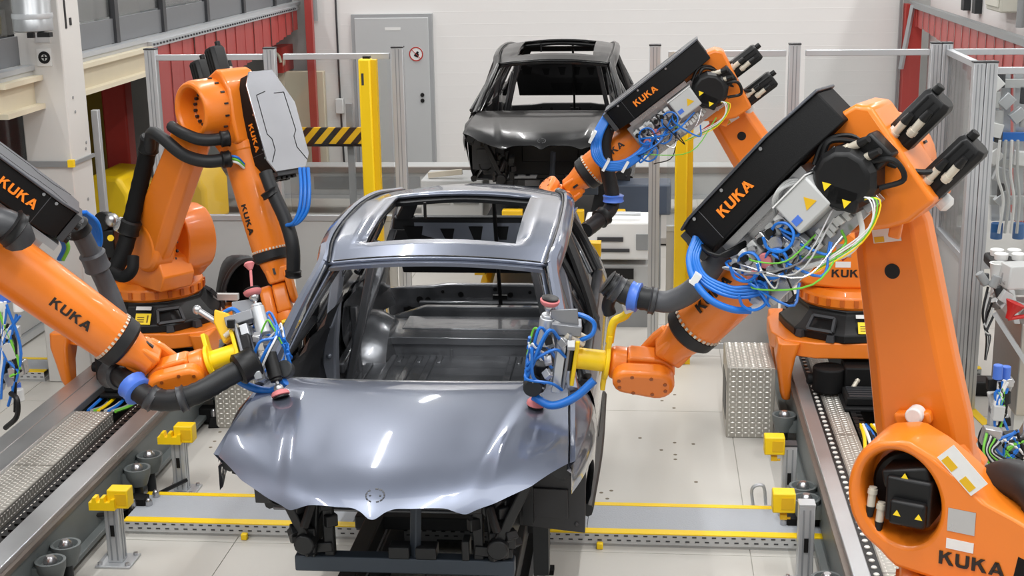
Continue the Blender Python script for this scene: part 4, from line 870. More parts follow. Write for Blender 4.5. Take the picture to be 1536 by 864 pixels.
def polishing_tool(P, flip=1, extra=True, ext=.03, rx=.36):
    "sanding and polishing head bolted to the flange, x out, z along the spindles"
    root = P['root']; T = P['T5'] @ M.Diagonal((1, flip, flip, 1)); c0 = MB(T); c0.lathe([(0, .05), (0, .085), (.02, .085), (.02, .05), (.16, .05), (.16, .04)], (0, 0, 0), (1, 0, 0), 28)
    c0.b2(.0, .022, -.03, .03, -.14, .14); c0.b2(.15, .17, -.06, .06, -.12, .11)
    tl_ = obj('polishing_tool', c0, YELLOW, root, bevel=.004); tl_['label'] = 'two-ended polishing head on a yellow flange'
    if extra:
        mb = MB(); mb.tube([T @ V(p) for p in ((.01, 0, .1), (.01, .0, .17), (.0, .0, .21), (-.04, 0, .24), (-.06, 0, .28))], .02, n=10); obj('yellow_arm', mb, YELLOW, tl_)
        mb = MB(T); mb.box((-.07, 0, .31), (.1, .09, .05), (0, .5, 0)); obj('white_block', mb, WHITE, tl_, bevel=.006)
    elif extra is False:
        mb = MB(T); mb.prism([(.1, .06), (.2, .1), (.16, .2), (.1, .24), (.08, .18)], frame((0, 0, 0), (1, 0, 0), (0, 0, 1), (0, -1, 0)), -.03, .03); obj('yellow_bracket', mb, YELLOWD, tl_, bevel=.008)
        mb = MB(T); mb.cyl((.02, 0, .26), (.14, .02, .12), .016, n=10); mb.ball((.01, 0, .27), .024); obj('silver_stay', mb, STEEL, tl_)
        mb = MB(T); mb.cyl((rx, 0, .28), (rx + .02, 0, .38), .007, n=8); mb.lathe([(0, .01), (.03, .028), (.04, .02)], (rx + .02, 0, .38), (0, 0, 1), 14); obj('probe', mb, PINK, tl_)
    mb = MB(T); mb.box((.205, 0, .01), (.07, .11, .12)); obj('compensator', mb, BLACK, tl_, bevel=.01)
    mb = MB(T); mb.b2(rx - .12, rx - .105, -.07, .07, -.14, .14); mb.b2(rx - .16, rx - .02, -.05, .05, .13, .18); mb.prism([(.16, .15), (.3, .2), (.3, .24), (.18, .26)], frame((0, 0, 0), (1, 0, 0), (0, 0, 1), (0, -1, 0)), -.03, -.02); obj('grey_bracket', mb, mat('bracket_grey', (132, 134, 138), .35, metal=.4) if 'bracket_grey' not in MATS else MATS['bracket_grey'], tl_, bevel=.004)
    for y in (-.045, .03): mb = MB(T); mb.b2(rx - .10, rx - .06, y, y + .035, -.16, .12); obj('slide_profile', mb, ALU, tl_, bevel=.003)
    for sg, e in ((-1, ext), (1, 0)):
        mb = MB(T); mb.cyl((rx, 0, sg * .05), (rx, 0, sg * (.19 + e)), .036, n=16); mb.cyl((rx, 0, sg * (.19 + e)), (rx, 0, sg * (.205 + e)), .03, n=16); obj('spindle_motor', mb, BLACK if sg < 0 else ALU, tl_, bevel=.004)
        mb = MB(T); mb.cyl((rx, 0, sg * (.205 + e)), (rx, 0, sg * (.235 + e)), .009, n=10); mb.ball((rx, 0, sg * (.243 + e)), .026); obj('ball_joint', mb, STEEL, tl_)
        mb = MB(T); mb.lathe([(.248 + e, .014), (.254 + e, .036), (.264 + e, .044), (.276 + e, .046), (.28 + e, .038)], (rx, 0, 0), (0, 0, sg), 20); obj('pad', mb, PINK, tl_)
        mb = MB(T); mb.lathe([(.28 + e, .038), (.288 + e, .04), (.29 + e, .036)], (rx, 0, 0), (0, 0, sg), 20); obj('abrasive_disc', mb, BLACK, tl_)
    rnd = random.Random(3)
    for k in range(12):
        z0 = rnd.uniform(-.16, .12); x0 = .2 + .1 * rnd.random(); c = (BLUE, BLUE, BLUE, WHITE, BLUE, LGREY, GREENW)[k % 7]
        yy = rnd.uniform(.06, .12) * (1 if k % 3 else -1)
        mb = MB(); mb.tube([T @ V(p) for p in ((x0, yy * .6, z0), (x0 + .06, yy, z0 + .05), (.37, yy, rnd.uniform(-.15, .1)), (.38, yy * .4, rnd.uniform(-.12, .08)))], .0075 if c is BLUE else .005, n=6); obj('air_tube', mb, c, tl_)
    for k in range(10):
        mb = MB(T); mb.box((.17 + .16 * rnd.random(), rnd.choice((-.075, .075)), rnd.uniform(-.16, .14)), (.035, .03, .04), (rnd.random(), rnd.random(), 0)); obj('fitting', mb, (STEEL, LGREY, BLACK, ALU)[k % 4], tl_, bevel=.003)
    mb = MB(); mb.tube([T @ V(p) for p in ((.06, .07, -.07), (.14, .09, -.16), (.24, .09, -.215), (.33, .05, -.2))], .02, n=10); obj('blue_hose', mb, BLUE, tl_)
    mb = MB(); mb.tube([T @ V(p) for p in ((.16, .03, .1), (.1, .05, .15), (.1, .02, .2), (.18, .0, .22), (.22, .0, .16))], .011, n=8); obj('blue_hose', mb, BLUE, tl_)
    mb = MB(T); mb.cyl((.13, .03, .09), (.22, .05, .13), .016, n=10); mb.cyl((.12, -.04, .09), (.2, -.05, .12), .013, n=10); obj('cylinder', mb, BEIGE, tl_)
    mb = MB(T); mb.cyl((.34, .03, -.14), (.34, .09, -.14), .045, n=18); obj('air_motor', mb, DCAST, tl_, bevel=.006)
    return tl_
def hose(root, name, pts, r, m, ribs=0, n=10, lab=None):
    mb = MB(); mb.tube(pts, r, n=n, ribs=ribs); o = obj(name, mb, m, root)
    if lab: o['label'] = lab
    return o
def collar(root, a, b, r, m, name='collar'):
    mb = MB(); d = V(b) - V(a); mb.lathe([(0, r * .9), (.12 * d.length, r * 1.08), (.3 * d.length, r), (.7 * d.length, r), (.88 * d.length, r * 1.08), (d.length, r * .9)], a, d, 18); return obj(name, mb, m, root)
# ---- near right robot
A = at
RF = robot('RF', 'near right orange robot whose forearm reaches down left to the bonnet', (1.446, 5.666, .79), 153.3, 11.8, 47.8, V((-.9877, -.0849, .1315)), roll6=15.1, pod=-1, text_roll=R(12))
polishing_tool(RF, 1, True, -.013, .31)
r_ = RF['root']
hose(r_, 'main_hose', [A(1085, 366, 6.05), A(1068, 400, 6.05), A(1040, 434, 6.08), A(1005, 452, 6.12), A(975, 450, 6.16)], .05, HOSEG, lab='thick grey main hose')
hose(r_, 'hose_end', [A(980, 450, 6.15), A(950, 444, 6.18), A(928, 434, 6.2), A(915, 425, 6.22)], .052, RUBBER, ribs=1.06)
collar(r_, A(960, 447, 6.17), A(944, 443, 6.18), .064, BLUEC, 'blue_collar'); collar(r_, A(984, 452, 6.15), A(974, 450, 6.15), .06, DGREY); collar(r_, A(931, 437, 6.2), A(920, 430, 6.2), .06, DGREY); collar(r_, A(918, 428, 6.22), A(910, 422, 6.22), .058, BLACK)
hose(r_, 'hose_bracket', [A(918, 440, 6.22), A(912, 458, 6.24), A(915, 470, 6.25)], .03, BLACK)
hose(r_, 'blue_hose', [A(1044, 356, 5.98), A(1034, 388, 5.92), A(1042, 422, 5.86), A(1066, 450, 5.82), A(1098, 464, 5.82), A(1126, 466, 5.84)], .0155, BLUE)
mb = MB(); mb.cyl(A(1124, 466, 5.84), A(1142, 455, 5.88), .014, n=10); obj('hose_fitting', mb, WHITE, r_)
for k in range(4):
    o = k * 5.5
    hose(r_, 'blue_hose', [A(1048 + o * .5, 354 + o * .4, 5.98), A(1037 + o * .6, 384 + o * .2, 5.92), A(1046 + o * .8, 416 - o * .1, 5.88), A(1076 + o, 438 - o * .5, 5.84), A(1112, 446 - o * .9, 5.82), A(1146, 438 - o * .8, 5.84), A(1160 + o * .5, 420 - o, 5.92)], .0085, BLUE)
mb = MB(); mb.box(A(1043, 418, 5.86), (.03, .04, .05), (0, .6, 0)); obj('cable_tie', mb, WHITE, r_)
for k in range(4): hose(r_, 'black_cable', [A(1050 + k * 4, 362, 6.0), A(1062 + k * 3, 378 + k * 2, 5.9), A(1090, 384 - k * 2, 5.88), A(1118, 372 - k * 3, 5.95)], .008, BLACK)
for k in range(3): hose(r_, 'grey_loop', [A(1165 + k * 4, 330, 5.9), A(1160 + k * 3, 300 - k * 4, 5.8), A(1180 + k * 5, 272 + k * 2, 5.8), A(1215 + k * 4, 270 + k * 3, 5.82)], .006, LGREY)
hose(r_, 'white_cable', [A(1288, 318, 5.72), A(1293, 350, 5.7), A(1275, 378, 5.72), A(1240, 392, 5.76), A(1190, 405, 5.85)], .011, WHITE)
hose(r_, 'green_wire', [A(1262, 345, 5.75), A(1268, 366, 5.74), A(1240, 384, 5.78), A(1180, 386, 5.85), A(1150, 392, 5.9)], .006, GREENW)
hose(r_, 'back_hose', [A(1480, 745, 5.75), A(1500, 722, 5.7), A(1530, 722, 5.6), A(1560, 745, 5.5), A(1580, 800, 5.45)], .085, RUBBER, ribs=1.03, lab='thick black hose loop behind the column')
hose(r_, 'back_hose', [A(1500, 760, 5.85), A(1520, 740, 5.8), A(1545, 750, 5.7), A(1560, 790, 5.6)], .07, RUBBER, ribs=1.03)
mb = MB(); mb.box(A(1430, 650, 6.25), (.2, .1, .1), (0, .6, 0)); mb.cyl(A(1420, 655, 6.1), A(1420, 655, 6.3), .06, n=18); mb.bar(A(1440, 660, 6.25), A(1475, 700, 6.2), .1, .06); obj('hose_clamp', mb, ORANGE, r_, bevel=.02)
# ---- rear right robot
RR = robot('RR', 'far right orange robot whose wrist dips behind the grey roof', (1.5, 10.6, .79), 178.8, 33, 38, V((-.1, -.93, -.3)), lid=LIDD, pod=1, text_roll=R(12))
polishing_tool(RR, 1, None)
r_ = RR['root']; y = 10.5
for k in range(5):
    o = k * 2.4
    hose(r_, 'blue_hose', [A(908 + o, 172, y - .05), A(893 + o, 200, y - .12), A(890 + o, 232 - o, y - .2), A(908, 252 - o, y - .22), A(935, 252 - o, y - .22), A(958, 238 - o, y - .2), A(972, 222 - o, y - .15)], .016, BLUE)
for px, py in ((889, 205), (909, 247), (938, 249)): mb = MB(); mb.box(A(px, py, y - .2), (.02, .1, .09), (0, .5, 0)); obj('cable_tie', mb, WHITE, r_)
hose(r_, 'main_hose', [A(915, 180, y), A(906, 215, y), A(910, 250, y), A(918, 290, y), A(916, 312, y), A(896, 332, y - .2), A(878, 346, y - .4)], .055, RUBBER, ribs=1.05)
collar(r_, A(920, 292, y), A(920, 303, y), .075, BLUEC, 'blue_collar'); collar(r_, A(908, 322, y - .1), A(898, 330, y - .15), .07, BLACK)
mb = MB(); mb.ball(A(848, 303, 10.3), .07, sc=(1, 1, 1.3)); mb.cyl(A(848, 303, 10.3), A(836, 290, 10.4), .05, n=14); o = obj('orange_pad_holder', mb, ORANGE, r_)
# ---- rear left robot
LR = robot('LR', 'rear left orange robot with silver lid (painted reflection) folded down by the windscreen pillar', (-3.92, 10.63, .79), -38.3, 36.4, 69.8, A(440, 505, 9.45) - V((-2.6, 9.59, 1.23)), lid=LID, BX=.56, air=False, pod=1, arm_text_side=-1, text_roll=R(10))
polishing_tool(LR, 1, None)
r_ = LR['root']
hose(r_, 'elbow_hose', [A(258, 190, 9.75), A(275, 200, 9.6), A(305, 210, 9.55), A(345, 207, 9.6)], .043, RUBBER); collar(r_, A(330, 209, 9.57), A(345, 207, 9.6), .055, BLACK)
hose(r_, 'elbow_hose', [A(224, 225, 10.0), A(228, 200, 9.9), A(245, 208, 9.75), A(275, 232, 9.6), A(310, 242, 9.55), A(348, 238, 9.6)], .046, RUBBER); collar(r_, A(332, 240, 9.57), A(346, 238, 9.6), .058, BLACK)
for k in range(3): hose(r_, 'blue_cable', [A(345, 234 + k * 4, 9.6), A(356, 236 + k * 4, 9.6), A(366, 246 + k * 3, 9.65)], .009, (BLUE, GREENW, WHITE)[k])
hose(r_, 'link_hose', [A(224, 205, 10.0), A(220, 235, 10.05), A(208, 285, 10.1), A(196, 335, 10.1), A(186, 375, 10.05), A(172, 405, 10.0)], .062, BLACKM, ribs=1.05, lab='black hose along the link arm')
hose(r_, 'link_hose', [A(200, 385, 9.9), A(198, 405, 9.85), A(185, 415, 9.85), A(168, 408, 9.9)], .045, BLACKM)
collar(r_, A(198, 330, 10.08), A(192, 352, 10.08), .075, BLACK); collar(r_, A(226, 205, 10), A(222, 228, 10.03), .07, BLACK)
mb = MB(); mb.ball(A(163, 332, 10.4), .07); mb.cyl(A(163, 332, 10.4), A(152, 332, 10.3), .075, n=16); mb.box(A(160, 362, 10.4), (.2, .2, .22)); mb.box(A(150, 385, 10.4), (.16, .2, .2)); obj('hose_drum', mb, BLACK, r_, bevel=.01)
mb = MB(); mb.ball(A(168, 330, 10.3), .055); mb.cyl(A(176, 345, 10.3), A(186, 330, 10.3), .04, n=10); obj('silver_coupling', mb, STEEL, r_)
mb = MB(); mb.cyl(A(166, 357, 10.22), A(166, 357, 10.18), .025, n=10); obj('yellow_button', mb, YELLOW, r_)
hose(r_, 'forearm_hose', [A(398, 258, 9.55), A(410, 290, 9.5), A(428, 330, 9.45), A(439, 370, 9.4), A(440, 412, 9.4)], .048, RUBBER); collar(r_, A(402, 285, 9.5), A(408, 294, 9.5), .062, BLACK); collar(r_, A(440, 405, 9.4), A(440, 416, 9.4), .055, BLACK)
for k in range(3): o = k * 6; hose(r_, 'blue_hose', [A(450 + o, 252, 9.5), A(452 + o, 285, 9.4), A(449 + o, 315, 9.35), A(440 + o * .6, 334, 9.35), A(430, 338, 9.4)], .013, BLUE)
# black bowl guard behind the rear left robot
t = thing('hose_guard', 'big black curved guard shell behind the rear left robot base', 'guard', (-3.3, 11.1, .4))
def guard_ring(c, rx, rz, n, turn):
    x = V((math.cos(turn), math.sin(turn), 0)); return [V(c) + x * (rx * math.cos(2 * math.pi * i / n)) + V((0, 0, 1)) * (rz * math.sin(2 * math.pi * i / n) + .05 * math.cos(2 * math.pi * i / n)) for i in range(n)]
RG = [guard_ring(c, rx, rz, 24, R(tn)) for c, rx, rz, tn in (((-3.62, 11.5, .78), .1, .2, -60), ((-3.5, 11.35, .78), .22, .3, -40), ((-3.36, 11.15, .79), .25, .34, -15), ((-3.27, 11.0, .80), .22, .34, 5))]
mb = MB(); mb.loft(RG, cap=False); obj('shell', mb, mat('guard_black', (44, 45, 47), .45, var=.1), t, solid=.03, weld=True)
mb = MB(); mb.tube(RG[-1] + RG[-1][:1], .022, n=8, k=2); obj('rim', mb, DGREY, t)
mb = MB(); mb.b2(-3.5, -3.34, 11.1, 11.3, 0, .48); obj('bracket', mb, DCAST, t)
mb = MB(); mb.cyl((-3.5, 10.86, .74), (-3.5, 10.82, .74), .055, n=18); mb.box((-3.42, 10.88, .86), (.2, .05, .05)); obj('white_hub', mb, WHITE, t)
# ---- near left robot
LF = robot('LF', 'near left orange robot with long forearm entering from the picture edge', (-3.9, 5.85, .79), 22, 12.9, 42.6, V((.9481, .1229, .2933)), roll6=-38.1, L2=1.15, lid=LIDD, BX=.57, bz=.08, air=False, pod=1, arm_text_side=-1, text_roll=R(0))
polishing_tool(LF, 1, False, -.01, .30)
r_ = LF['root']
hose(r_, 'main_pipe', [A(112, 335, 6.75), A(125, 358, 6.8), A(140, 388, 6.85), A(158, 425, 6.9), A(176, 470, 6.9), A(186, 520, 6.88), A(180, 560, 6.7)], .05, HOSEG, lab='thick grey pipe from the box end'); collar(r_, A(137, 378, 6.84), A(148, 405, 6.87), .064, HOSEG); collar(r_, A(112, 335, 6.75), A(120, 350, 6.78), .062, BLACK)
hose(r_, 'wrist_hose', [A(160, 560, 6.5), A(185, 566, 6.4), A(205, 584, 6.32), A(228, 598, 6.28), A(262, 600, 6.26), A(300, 588, 6.28), A(338, 566, 6.36), A(378, 545, 6.45)], .052, RUBBER, ribs=1.05, n=14, lab='black ribbed hose looping under the wrist')
collar(r_, A(196, 575, 6.35), A(210, 590, 6.31), .072, BLUEC, 'blue_collar'); collar(r_, A(222, 594, 6.28), A(234, 601, 6.28), .062, DGREY); collar(r_, A(268, 600, 6.25), A(280, 596, 6.26), .062, DGREY); collar(r_, A(355, 556, 6.4), A(385, 540, 6.46), .075, BLACK); collar(r_, A(163, 560, 6.48), A(180, 564, 6.42), .066, DGREY)
hose(r_, 'arm_hose', [A(-30, 330, 6.0), A(5, 336, 6.0), A(22, 345, 6.02), A(30, 362, 6.05)], .072, DGREY, lab='black elbow hose at the picture edge'); collar(r_, A(12, 338, 6.0), A(26, 348, 6.02), .085, BLACK)
for k in range(5): o = k * 2.5; hose(r_, 'blue_hose', [A(118 + o, 318, 6.9), A(136 + o, 334, 6.95), A(141 + o, 362, 7.0), A(132 + o, 384, 7.0)], .012, BLUE)
for k in range(3): o = k * 3; hose(r_, 'blue_hose', [A(40 + o, 330, 6.5), A(62 + o, 345, 6.55), A(84 + o, 352, 6.6), A(96 + o, 370, 6.62), A(88 + o, 390, 6.62)], .011, BLUE if k < 2 else GREENW)
# ================================================================ car bodies
FE = [(0, 0, -.106), (.03, .022, -.10), (.06, .045, -.08), (.12, .09, -.058), (.2, .16, -.044), (.29, .23, -.022), (.37, .30, -.0), (.43, .345, .004), (.48, .385, .012), (.54, .43, .045), (.62, .5, .09), (.8, .65, .205), (1, .80, .375)]
def lerpt(tab, u):
    for a, b in zip(tab[:-1], tab[1:]):
        if u <= b[0] + 1e-9:
            t = (u - a[0]) / (b[0] - a[0]); return [a[i] + (b[i] - a[i]) * t for i in range(1, len(a))]
    return list(tab[-1][1:])
def sst(a, b, x): t = max(0, min(1, (x - a) / (b - a))); return t * t * (3 - 2 * t)
def hood_z(x, y):
    "smooth bonnet skin; the front outline is cut out of it"
    ax = abs(x); ysm = -.125 + .135 * (ax / .385) ** 1.6; au = min(1, ax / .78); yr = 1.04 + .11 * au * au; zr = 1.062 - .022 * au * au
    t = max(0, min(1, (y - ysm) / (yr - ysm))); d = max(0, y - ysm); zs = .80 + .118 * sst(.3, .85, ax)
    lw = .07 + .08 * sst(.33, .6, ax); lh = .075 - .03 * sst(.4, .8, ax)
    z = zs + (zr - zs) * (1 - (1 - t) ** 1.35) + lh * (1 - math.exp(-d / lw)) * (1 - t) ** 1.2 + .018 * math.sin(math.pi * t) * (1 - au * au)
    q = (ax - .385) * .793 - (y - .012) * .609; z -= .30 * (math.sqrt(q * q + .0006) + q) / 2 - .004 * (1 - t)
    xc = .40 + .17 * t
    return z + .02 * sst(0, .25, t) * (1 - t) ** .7 * (sst(xc + .07, xc - .02, ax) - .4 * sst(xc + .08, xc + .26, ax))
def hood_pt(u, v):
    au = abs(u); s = 1 if u >= 0 else -1
    xf, yf = lerpt(FE, au); xr = .757 * au; yr = 1.04 + .11 * au * au; xs = .8 * au
    x = xs + (xr - xs) * v + (xf - xs) * (1 - v) ** 3; y = yf + (yr - yf) * v
    return V((s * x, y, hood_z(x, y)))
FE0 = FE
def _sm(u):
    r = [0, 0]; n = 9
    for k in range(n):
        q = u + (k - 4) * .005; e = lerpt(FE0, min(1, abs(q))); r[0] += e[0] * (1 if q >= 0 else -1) / n; r[1] += e[1] / n
    return r
FE = [(k / 80, *(_sm(k / 80) if k < 78 else lerpt(FE0, k / 80))) for k in range(81)]
def hood_mb():
    mb = MB(); us = sorted(set([k / 80 for k in range(81)])); us = [-u for u in us[:0:-1]] + us; vs = [(k / 34) ** 1.5 for k in range(35)]
    P = [[hood_pt(u, v) for v in vs] for u in us]; mb.grid(P)
    for side in (0, -1):      # folded side flanges
        s = 1 if side == -1 else -1; mb.grid([[p, p + V((s * .004, 0, -.03))] for p in P[side]])
    mb.grid([[P[i][0], P[i][0] + V((0, .035, -.012))] for i in range(len(P))])
    return mb
def Sx(y, z):
    w = .89
    if y < 1.1: w -= .095 * ((1.1 - y) / .7) ** 2
    if y > 3.4: w -= .11 * ((y - 3.4) / 1.0) ** 2
    if z < .35: w -= .05 * (.35 - z) / .15
    if z < .95: w -= .022 * ((z - .72) / .3) ** 2; w += .012 * math.exp(-((z - .8) / .05) ** 2)
    else: w -= .013 + (z - .95) * .54
    return w
def RE(y):      # roof side edge
    T = [(1.8, .585, 1.435), (1.87, .605, 1.462), (2.1, .632, 1.53), (2.5, .645, 1.572), (3.0, .635, 1.58), (3.4, .60, 1.555), (3.8, .535, 1.50), (4.0, .50, 1.455)]
    return lerpt([(t[0], t[1], t[2]) for t in T], y)
def roof_pt(x, y):
    w, z = RE(y); return V((x, y, z + .055 * (1 - (x / w) ** 2)))
def roof_mb():
    mb = MB(); ys = [1.87, 1.89, 1.93, 1.98, 2.035] + [2.035 + (3.09 - 2.035) * k / 12 for k in range(1, 13)] + [3.2, 3.35, 3.5, 3.65, 3.8, 3.86]
    P = []
    for y in ys:
        w = RE(y)[0]; xs = [-w, -w * .93, -w * .82, -.42, -.28, -.14, 0, .14, .28, .42, w * .82, w * .93, w]; P.append([roof_pt(x, y - (.03 * (1 - (x / w) ** 2) if y < 1.95 else 0)) for x in xs])
    hole = lambda i, j: not (4 <= i < 16 and 3 <= j < 9)
    mb.grid(P, hole)
    return mb
def sweep(pts, w, h, up=None, k=5):
    "flat bar swept along a path; w across the body side, h along the outward normal"
    mb = MB(); P = spline(pts, k); rings = []
    for i, p in enumerate(P):
        d = (P[min(i + 1, len(P) - 1)] - P[max(i - 1, 0)]).normalized(); nrm = V((math.copysign(1, p.x) * .88, 0, .47)); t = d.cross(nrm).normalized(); nrm = t.cross(d).normalized()
        c = .3
        rings.append([p + t * (a * w / 2) + nrm * (b * h / 2) for a, b in ((1, c), (c, 1), (-c, 1), (-1, c), (-1, -c), (-c, -1), (c, -1), (1, -c))])
    mb.loft(rings); return mb
def panel(y0, y1, zb, zt, s, n=16, m=9):
    mb = MB(); P = []
    for i in range(n + 1):
        y = y0 + (y1 - y0) * i / n; a, b = zb(y), zt(y); P.append([V((s * Sx(y, a + (b - a) * j / m), y, a + (b - a) * j / m)) for j in range(m + 1)])
    mb.grid(P); return mb
def arch(yc, r=.375, base=.27, zc=.33):
    def f(y):
        d = r * r - (y - yc) ** 2; return max(base, zc + math.sqrt(d)) if d > 0 else base
    return f
def fender_mb(s):
    mb = MB(); ys = [.40 + .045 * k for k in range(19)]; P = []
    _ar = arch(.82, .40)
    lo = lambda y: .735 if y < .82 else _ar(y)
    for y in ys:
        e = None
        # inner edge follows the bonnet side
        t = max(0, min(1, (y - .375) / .775)); xi = .803 + (.76 - .803) * t; zi = .912 + (1.036 - .912) * (1 - (1 - t) ** 1.35)
        top = zi - .035; row = [V((s * (xi + .006), y, zi - .012)), V((s * (xi + .03), y, zi - .004))]
        for j in range(1, 10):
            z = top + (max(lo(y), .3) - top) * (j / 9) ** 1.1; row.append(V((s * (max(Sx(y, z), xi + .012) - .02 * (j == 1)), y, z)))
        P.append(row)
    mb.grid(P); return mb
def holed(pl, T, h, holes, m):
    pass
mat('brightened_liner', (150, 156, 168), .3, metal=.4, var=.1)  # e-coat grey lifted, painting in the highlights on the pillar liner
def car(label, origin, paint, eco, ecod, group):
    C = M.Translation(V(origin)); t = thing('car', label, 'car', origin, group)
    o = lambda name, mb, m, par=t, **k: obj(name, mb, m, par, C, **k)
    hd = o('bonnet', hood_mb, paint, key='hood', ang=40)
    def emb():
        mb = MB(); Q = lambda r, q, h: (lambda x, y: V((x, y, hood_z(x, y) + h)))(r * math.cos(q), -.012 + .78 * r * math.sin(q))
        for k in range(14):
            if k in (4, 10): continue
            a = 2 * math.pi * k / 14; b = a + .32
            mb.add([Q(.036, a, .001), Q(.036, b, .001), Q(.043, b, .003), Q(.043, a, .003), Q(.036, a, -.004), Q(.036, b, -.004), Q(.043, b, -.004), Q(.043, a, -.004)], [(0, 1, 2, 3), (4, 5, 6, 7), (0, 1, 5, 4), (1, 2, 6, 5), (2, 3, 7, 6), (3, 0, 4, 7)])
        for q in (0, math.pi): mb.cyl(Q(.022, q, -.002), Q(.022, q, .0015), .005, n=8)
        return mb
    rc = o('emblem_recess', emb, DGREY, hd, key='emblem', kind='stuff'); rc['label'] = 'empty ring recess for the bonnet emblem'
    rf = o('roof', roof_mb, paint, key='roof', solid=.022, soff=-1, ang=50, weld=True)
    def rain():
        mb = MB()
        for k in range(24):
            x0, x1 = -.58 + 1.16 * k / 24, -.58 + 1.16 * (k + 1) / 24; f = lambda x: roof_pt(x, 1.88 - .03 * (1 - (x / .6) ** 2)) + V((0, -.035, -.03)); mb.bar(f(x0), f(x1), .06, .02)
        return mb
    o('windscreen_header', rain, paint, key='header')
    def seam():
        mb = MB()
        for k in range(24):
            x0, x1 = -.57 + 1.14 * k / 24, -.57 + 1.14 * (k + 1) / 24; f = lambda x: roof_pt(x, 1.885 - .03 * (1 - (x / .6) ** 2)) + V((0, 0, .002)); mb.bar(f(x0), f(x1), .014, .004)
        return mb
    o('roof_seam', seam, BLACK, key='seam')
    def srf():
        mb = MB(); zz = lambda x, y: roof_pt(x, y).z - .045
        for x in (-.46, .46): mb.tube([(x, 1.99, zz(x, 1.99)), (x, 2.3, zz(x, 2.3)), (x, 2.7, zz(x, 2.7)), (x, 3.14, zz(x, 3.14))], .028, n=6)
        for y in (2.0, 3.13): mb.tube([(-.46, y, zz(-.46, y)), (0, y, zz(0, y)), (.46, y, zz(.46, y))], .028, n=6)
        return mb
    o('sunroof_frame', srf, ecod, rf, key='srf', kind='stuff')
    for s in (-1, 1):
        sd = 'L' if s < 0 else 'R'
        ap = o('windscreen_pillar', (lambda: sweep([(s * .785, 1.06, 1.02), (s * .745, 1.25, 1.13), (s * .69, 1.55, 1.30), (s * .635, 1.87, 1.45), (s * .652, 2.05, 1.51)], .075, .06)), paint, key='ap' + sd)
        o('pillar_flange', (lambda: sweep([(s * .735, 1.10, 1.03), (s * .695, 1.3, 1.13), (s * .64, 1.57, 1.285), (s * .582, 1.86, 1.43)], .05, .02)), paint, ap, key='apf' + sd)
        o('pillar_seam', (lambda: sweep([(s * .755, 1.08, 1.055), (s * .715, 1.3, 1.16), (s * .66, 1.57, 1.315), (s * .612, 1.84, 1.46)], .012, .02)), eco, ap, key='aps' + sd)
        o('roof_rail', (lambda: sweep([(s * (RE(y)[0] + .028), y, RE(y)[1] - .022) for y in (1.87, 2.1, 2.4, 2.8, 3.1, 3.4, 3.7, 3.9)] + [(s * .60, 4.08, 1.33), (s * .68, 4.25, 1.08)], .095, .06)), paint, key='rr' + sd)
        o('roof_ditch', (lambda: sweep([(s * (RE(y)[0] - .012), y, RE(y)[1] + .004) for y in (1.87, 2.1, 2.4, 2.8, 3.1, 3.4, 3.8)], .014, .012)), ecod, key='rd' + sd)
        o('centre_pillar', (lambda: sweep([(s * .655, 2.42, 1.53), (s * .74, 2.38, 1.32), (s * .83, 2.36, 1.02), (s * .85, 2.36, .6), (s * .83, 2.36, .3)], .13, .07)), ecod, key='bp' + sd)
        def bpi():
            mb = MB(); ring = lambda x, z, w, d: [V((s * (x - w / 2), 2.36 - d, z)), V((s * (x + w / 2), 2.36 - d, z)), V((s * (x + w / 2), 2.36 + d, z)), V((s * (x - w / 2), 2.36 + d, z))]
            mb.loft([ring(.735, .3, .1, .08), ring(.735, .5, .085, .07), ring(.72, .85, .075, .055), ring(.68, 1.15, .065, .05), ring(.63, 1.46, .06, .05)])
            for z in (.45, .62, .8, .98): mb.cyl((s * (.735 - .02 * z), 2.30, z), (s * (.735 - .02 * z), 2.275, z), .016, n=10)
            return mb
        o('pillar_liner', bpi, MATS['brightened_liner'] if paint is PAINT else eco, key='bpi' + sd, bevel=.012)
        o('rear_pillar', (lambda: sweep([(s * .575, 3.62, 1.52), (s * .70, 3.6, 1.2), (s * .80, 3.58, .98)], .09, .06)), ecod, key='cp' + sd)
        o('fender', (lambda: fender_mb(s)), paint, key='fd' + sd, ang=50)
        bt = lambda y: 1.0 + .025 * (y - 1.2)
        for nm, y0, y1, k in (('front_door', 1.24, 2.335, 'fdo'), ('rear_door', 2.35, 3.36, 'rdo')):
            zb = (lambda y: .32) if k == 'fdo' else arch(3.52, .4, .32)
            dr = o(nm, (lambda: panel(y0, y1, zb, bt, s)), paint, key=k + sd, ang=50)
            def inn():
                mb = MB(); P = []
                for i in range(13):
                    y = y0 + .03 + (y1 - y0 - .06) * i / 12; a, b = max(zb(y), .34), bt(y) - .01
                    P.append([V((s * (Sx(y, a + (b - a) * j / 8) - .10 - .025 * ((i + j) % 3 == 0)), y, a + (b - a) * j / 8)) for j in range(9)])
                mb.grid(P); return mb
            o('inner_panel', inn, ecod, dr, key=k + 'i' + sd, ang=20)
            if k == 'fdo': path = [(1.27, 1.03), (1.55, 1.22), (1.92, 1.42), (2.15, 1.48), (2.31, 1.49), (2.33, 1.25), (2.335, 1.02)]
            else: path = [(2.365, 1.02), (2.37, 1.25), (2.385, 1.50), (2.75, 1.515), (3.1, 1.505), (3.4, 1.42), (3.5, 1.25), (3.42, 1.06)]
            o('window_frame', (lambda: sweep([(s * (Sx(y, z) + .012), y, z) for y, z in path], .055, .045, k=6)), ecod, dr, key=k + 'w' + sd)
            o('inner_frame', (lambda: sweep([(s * (Sx(y, z) - .045), y + .02, z - .03) for y, z in path], .04, .03, k=6)), eco, dr, key=k + 'wi' + sd)
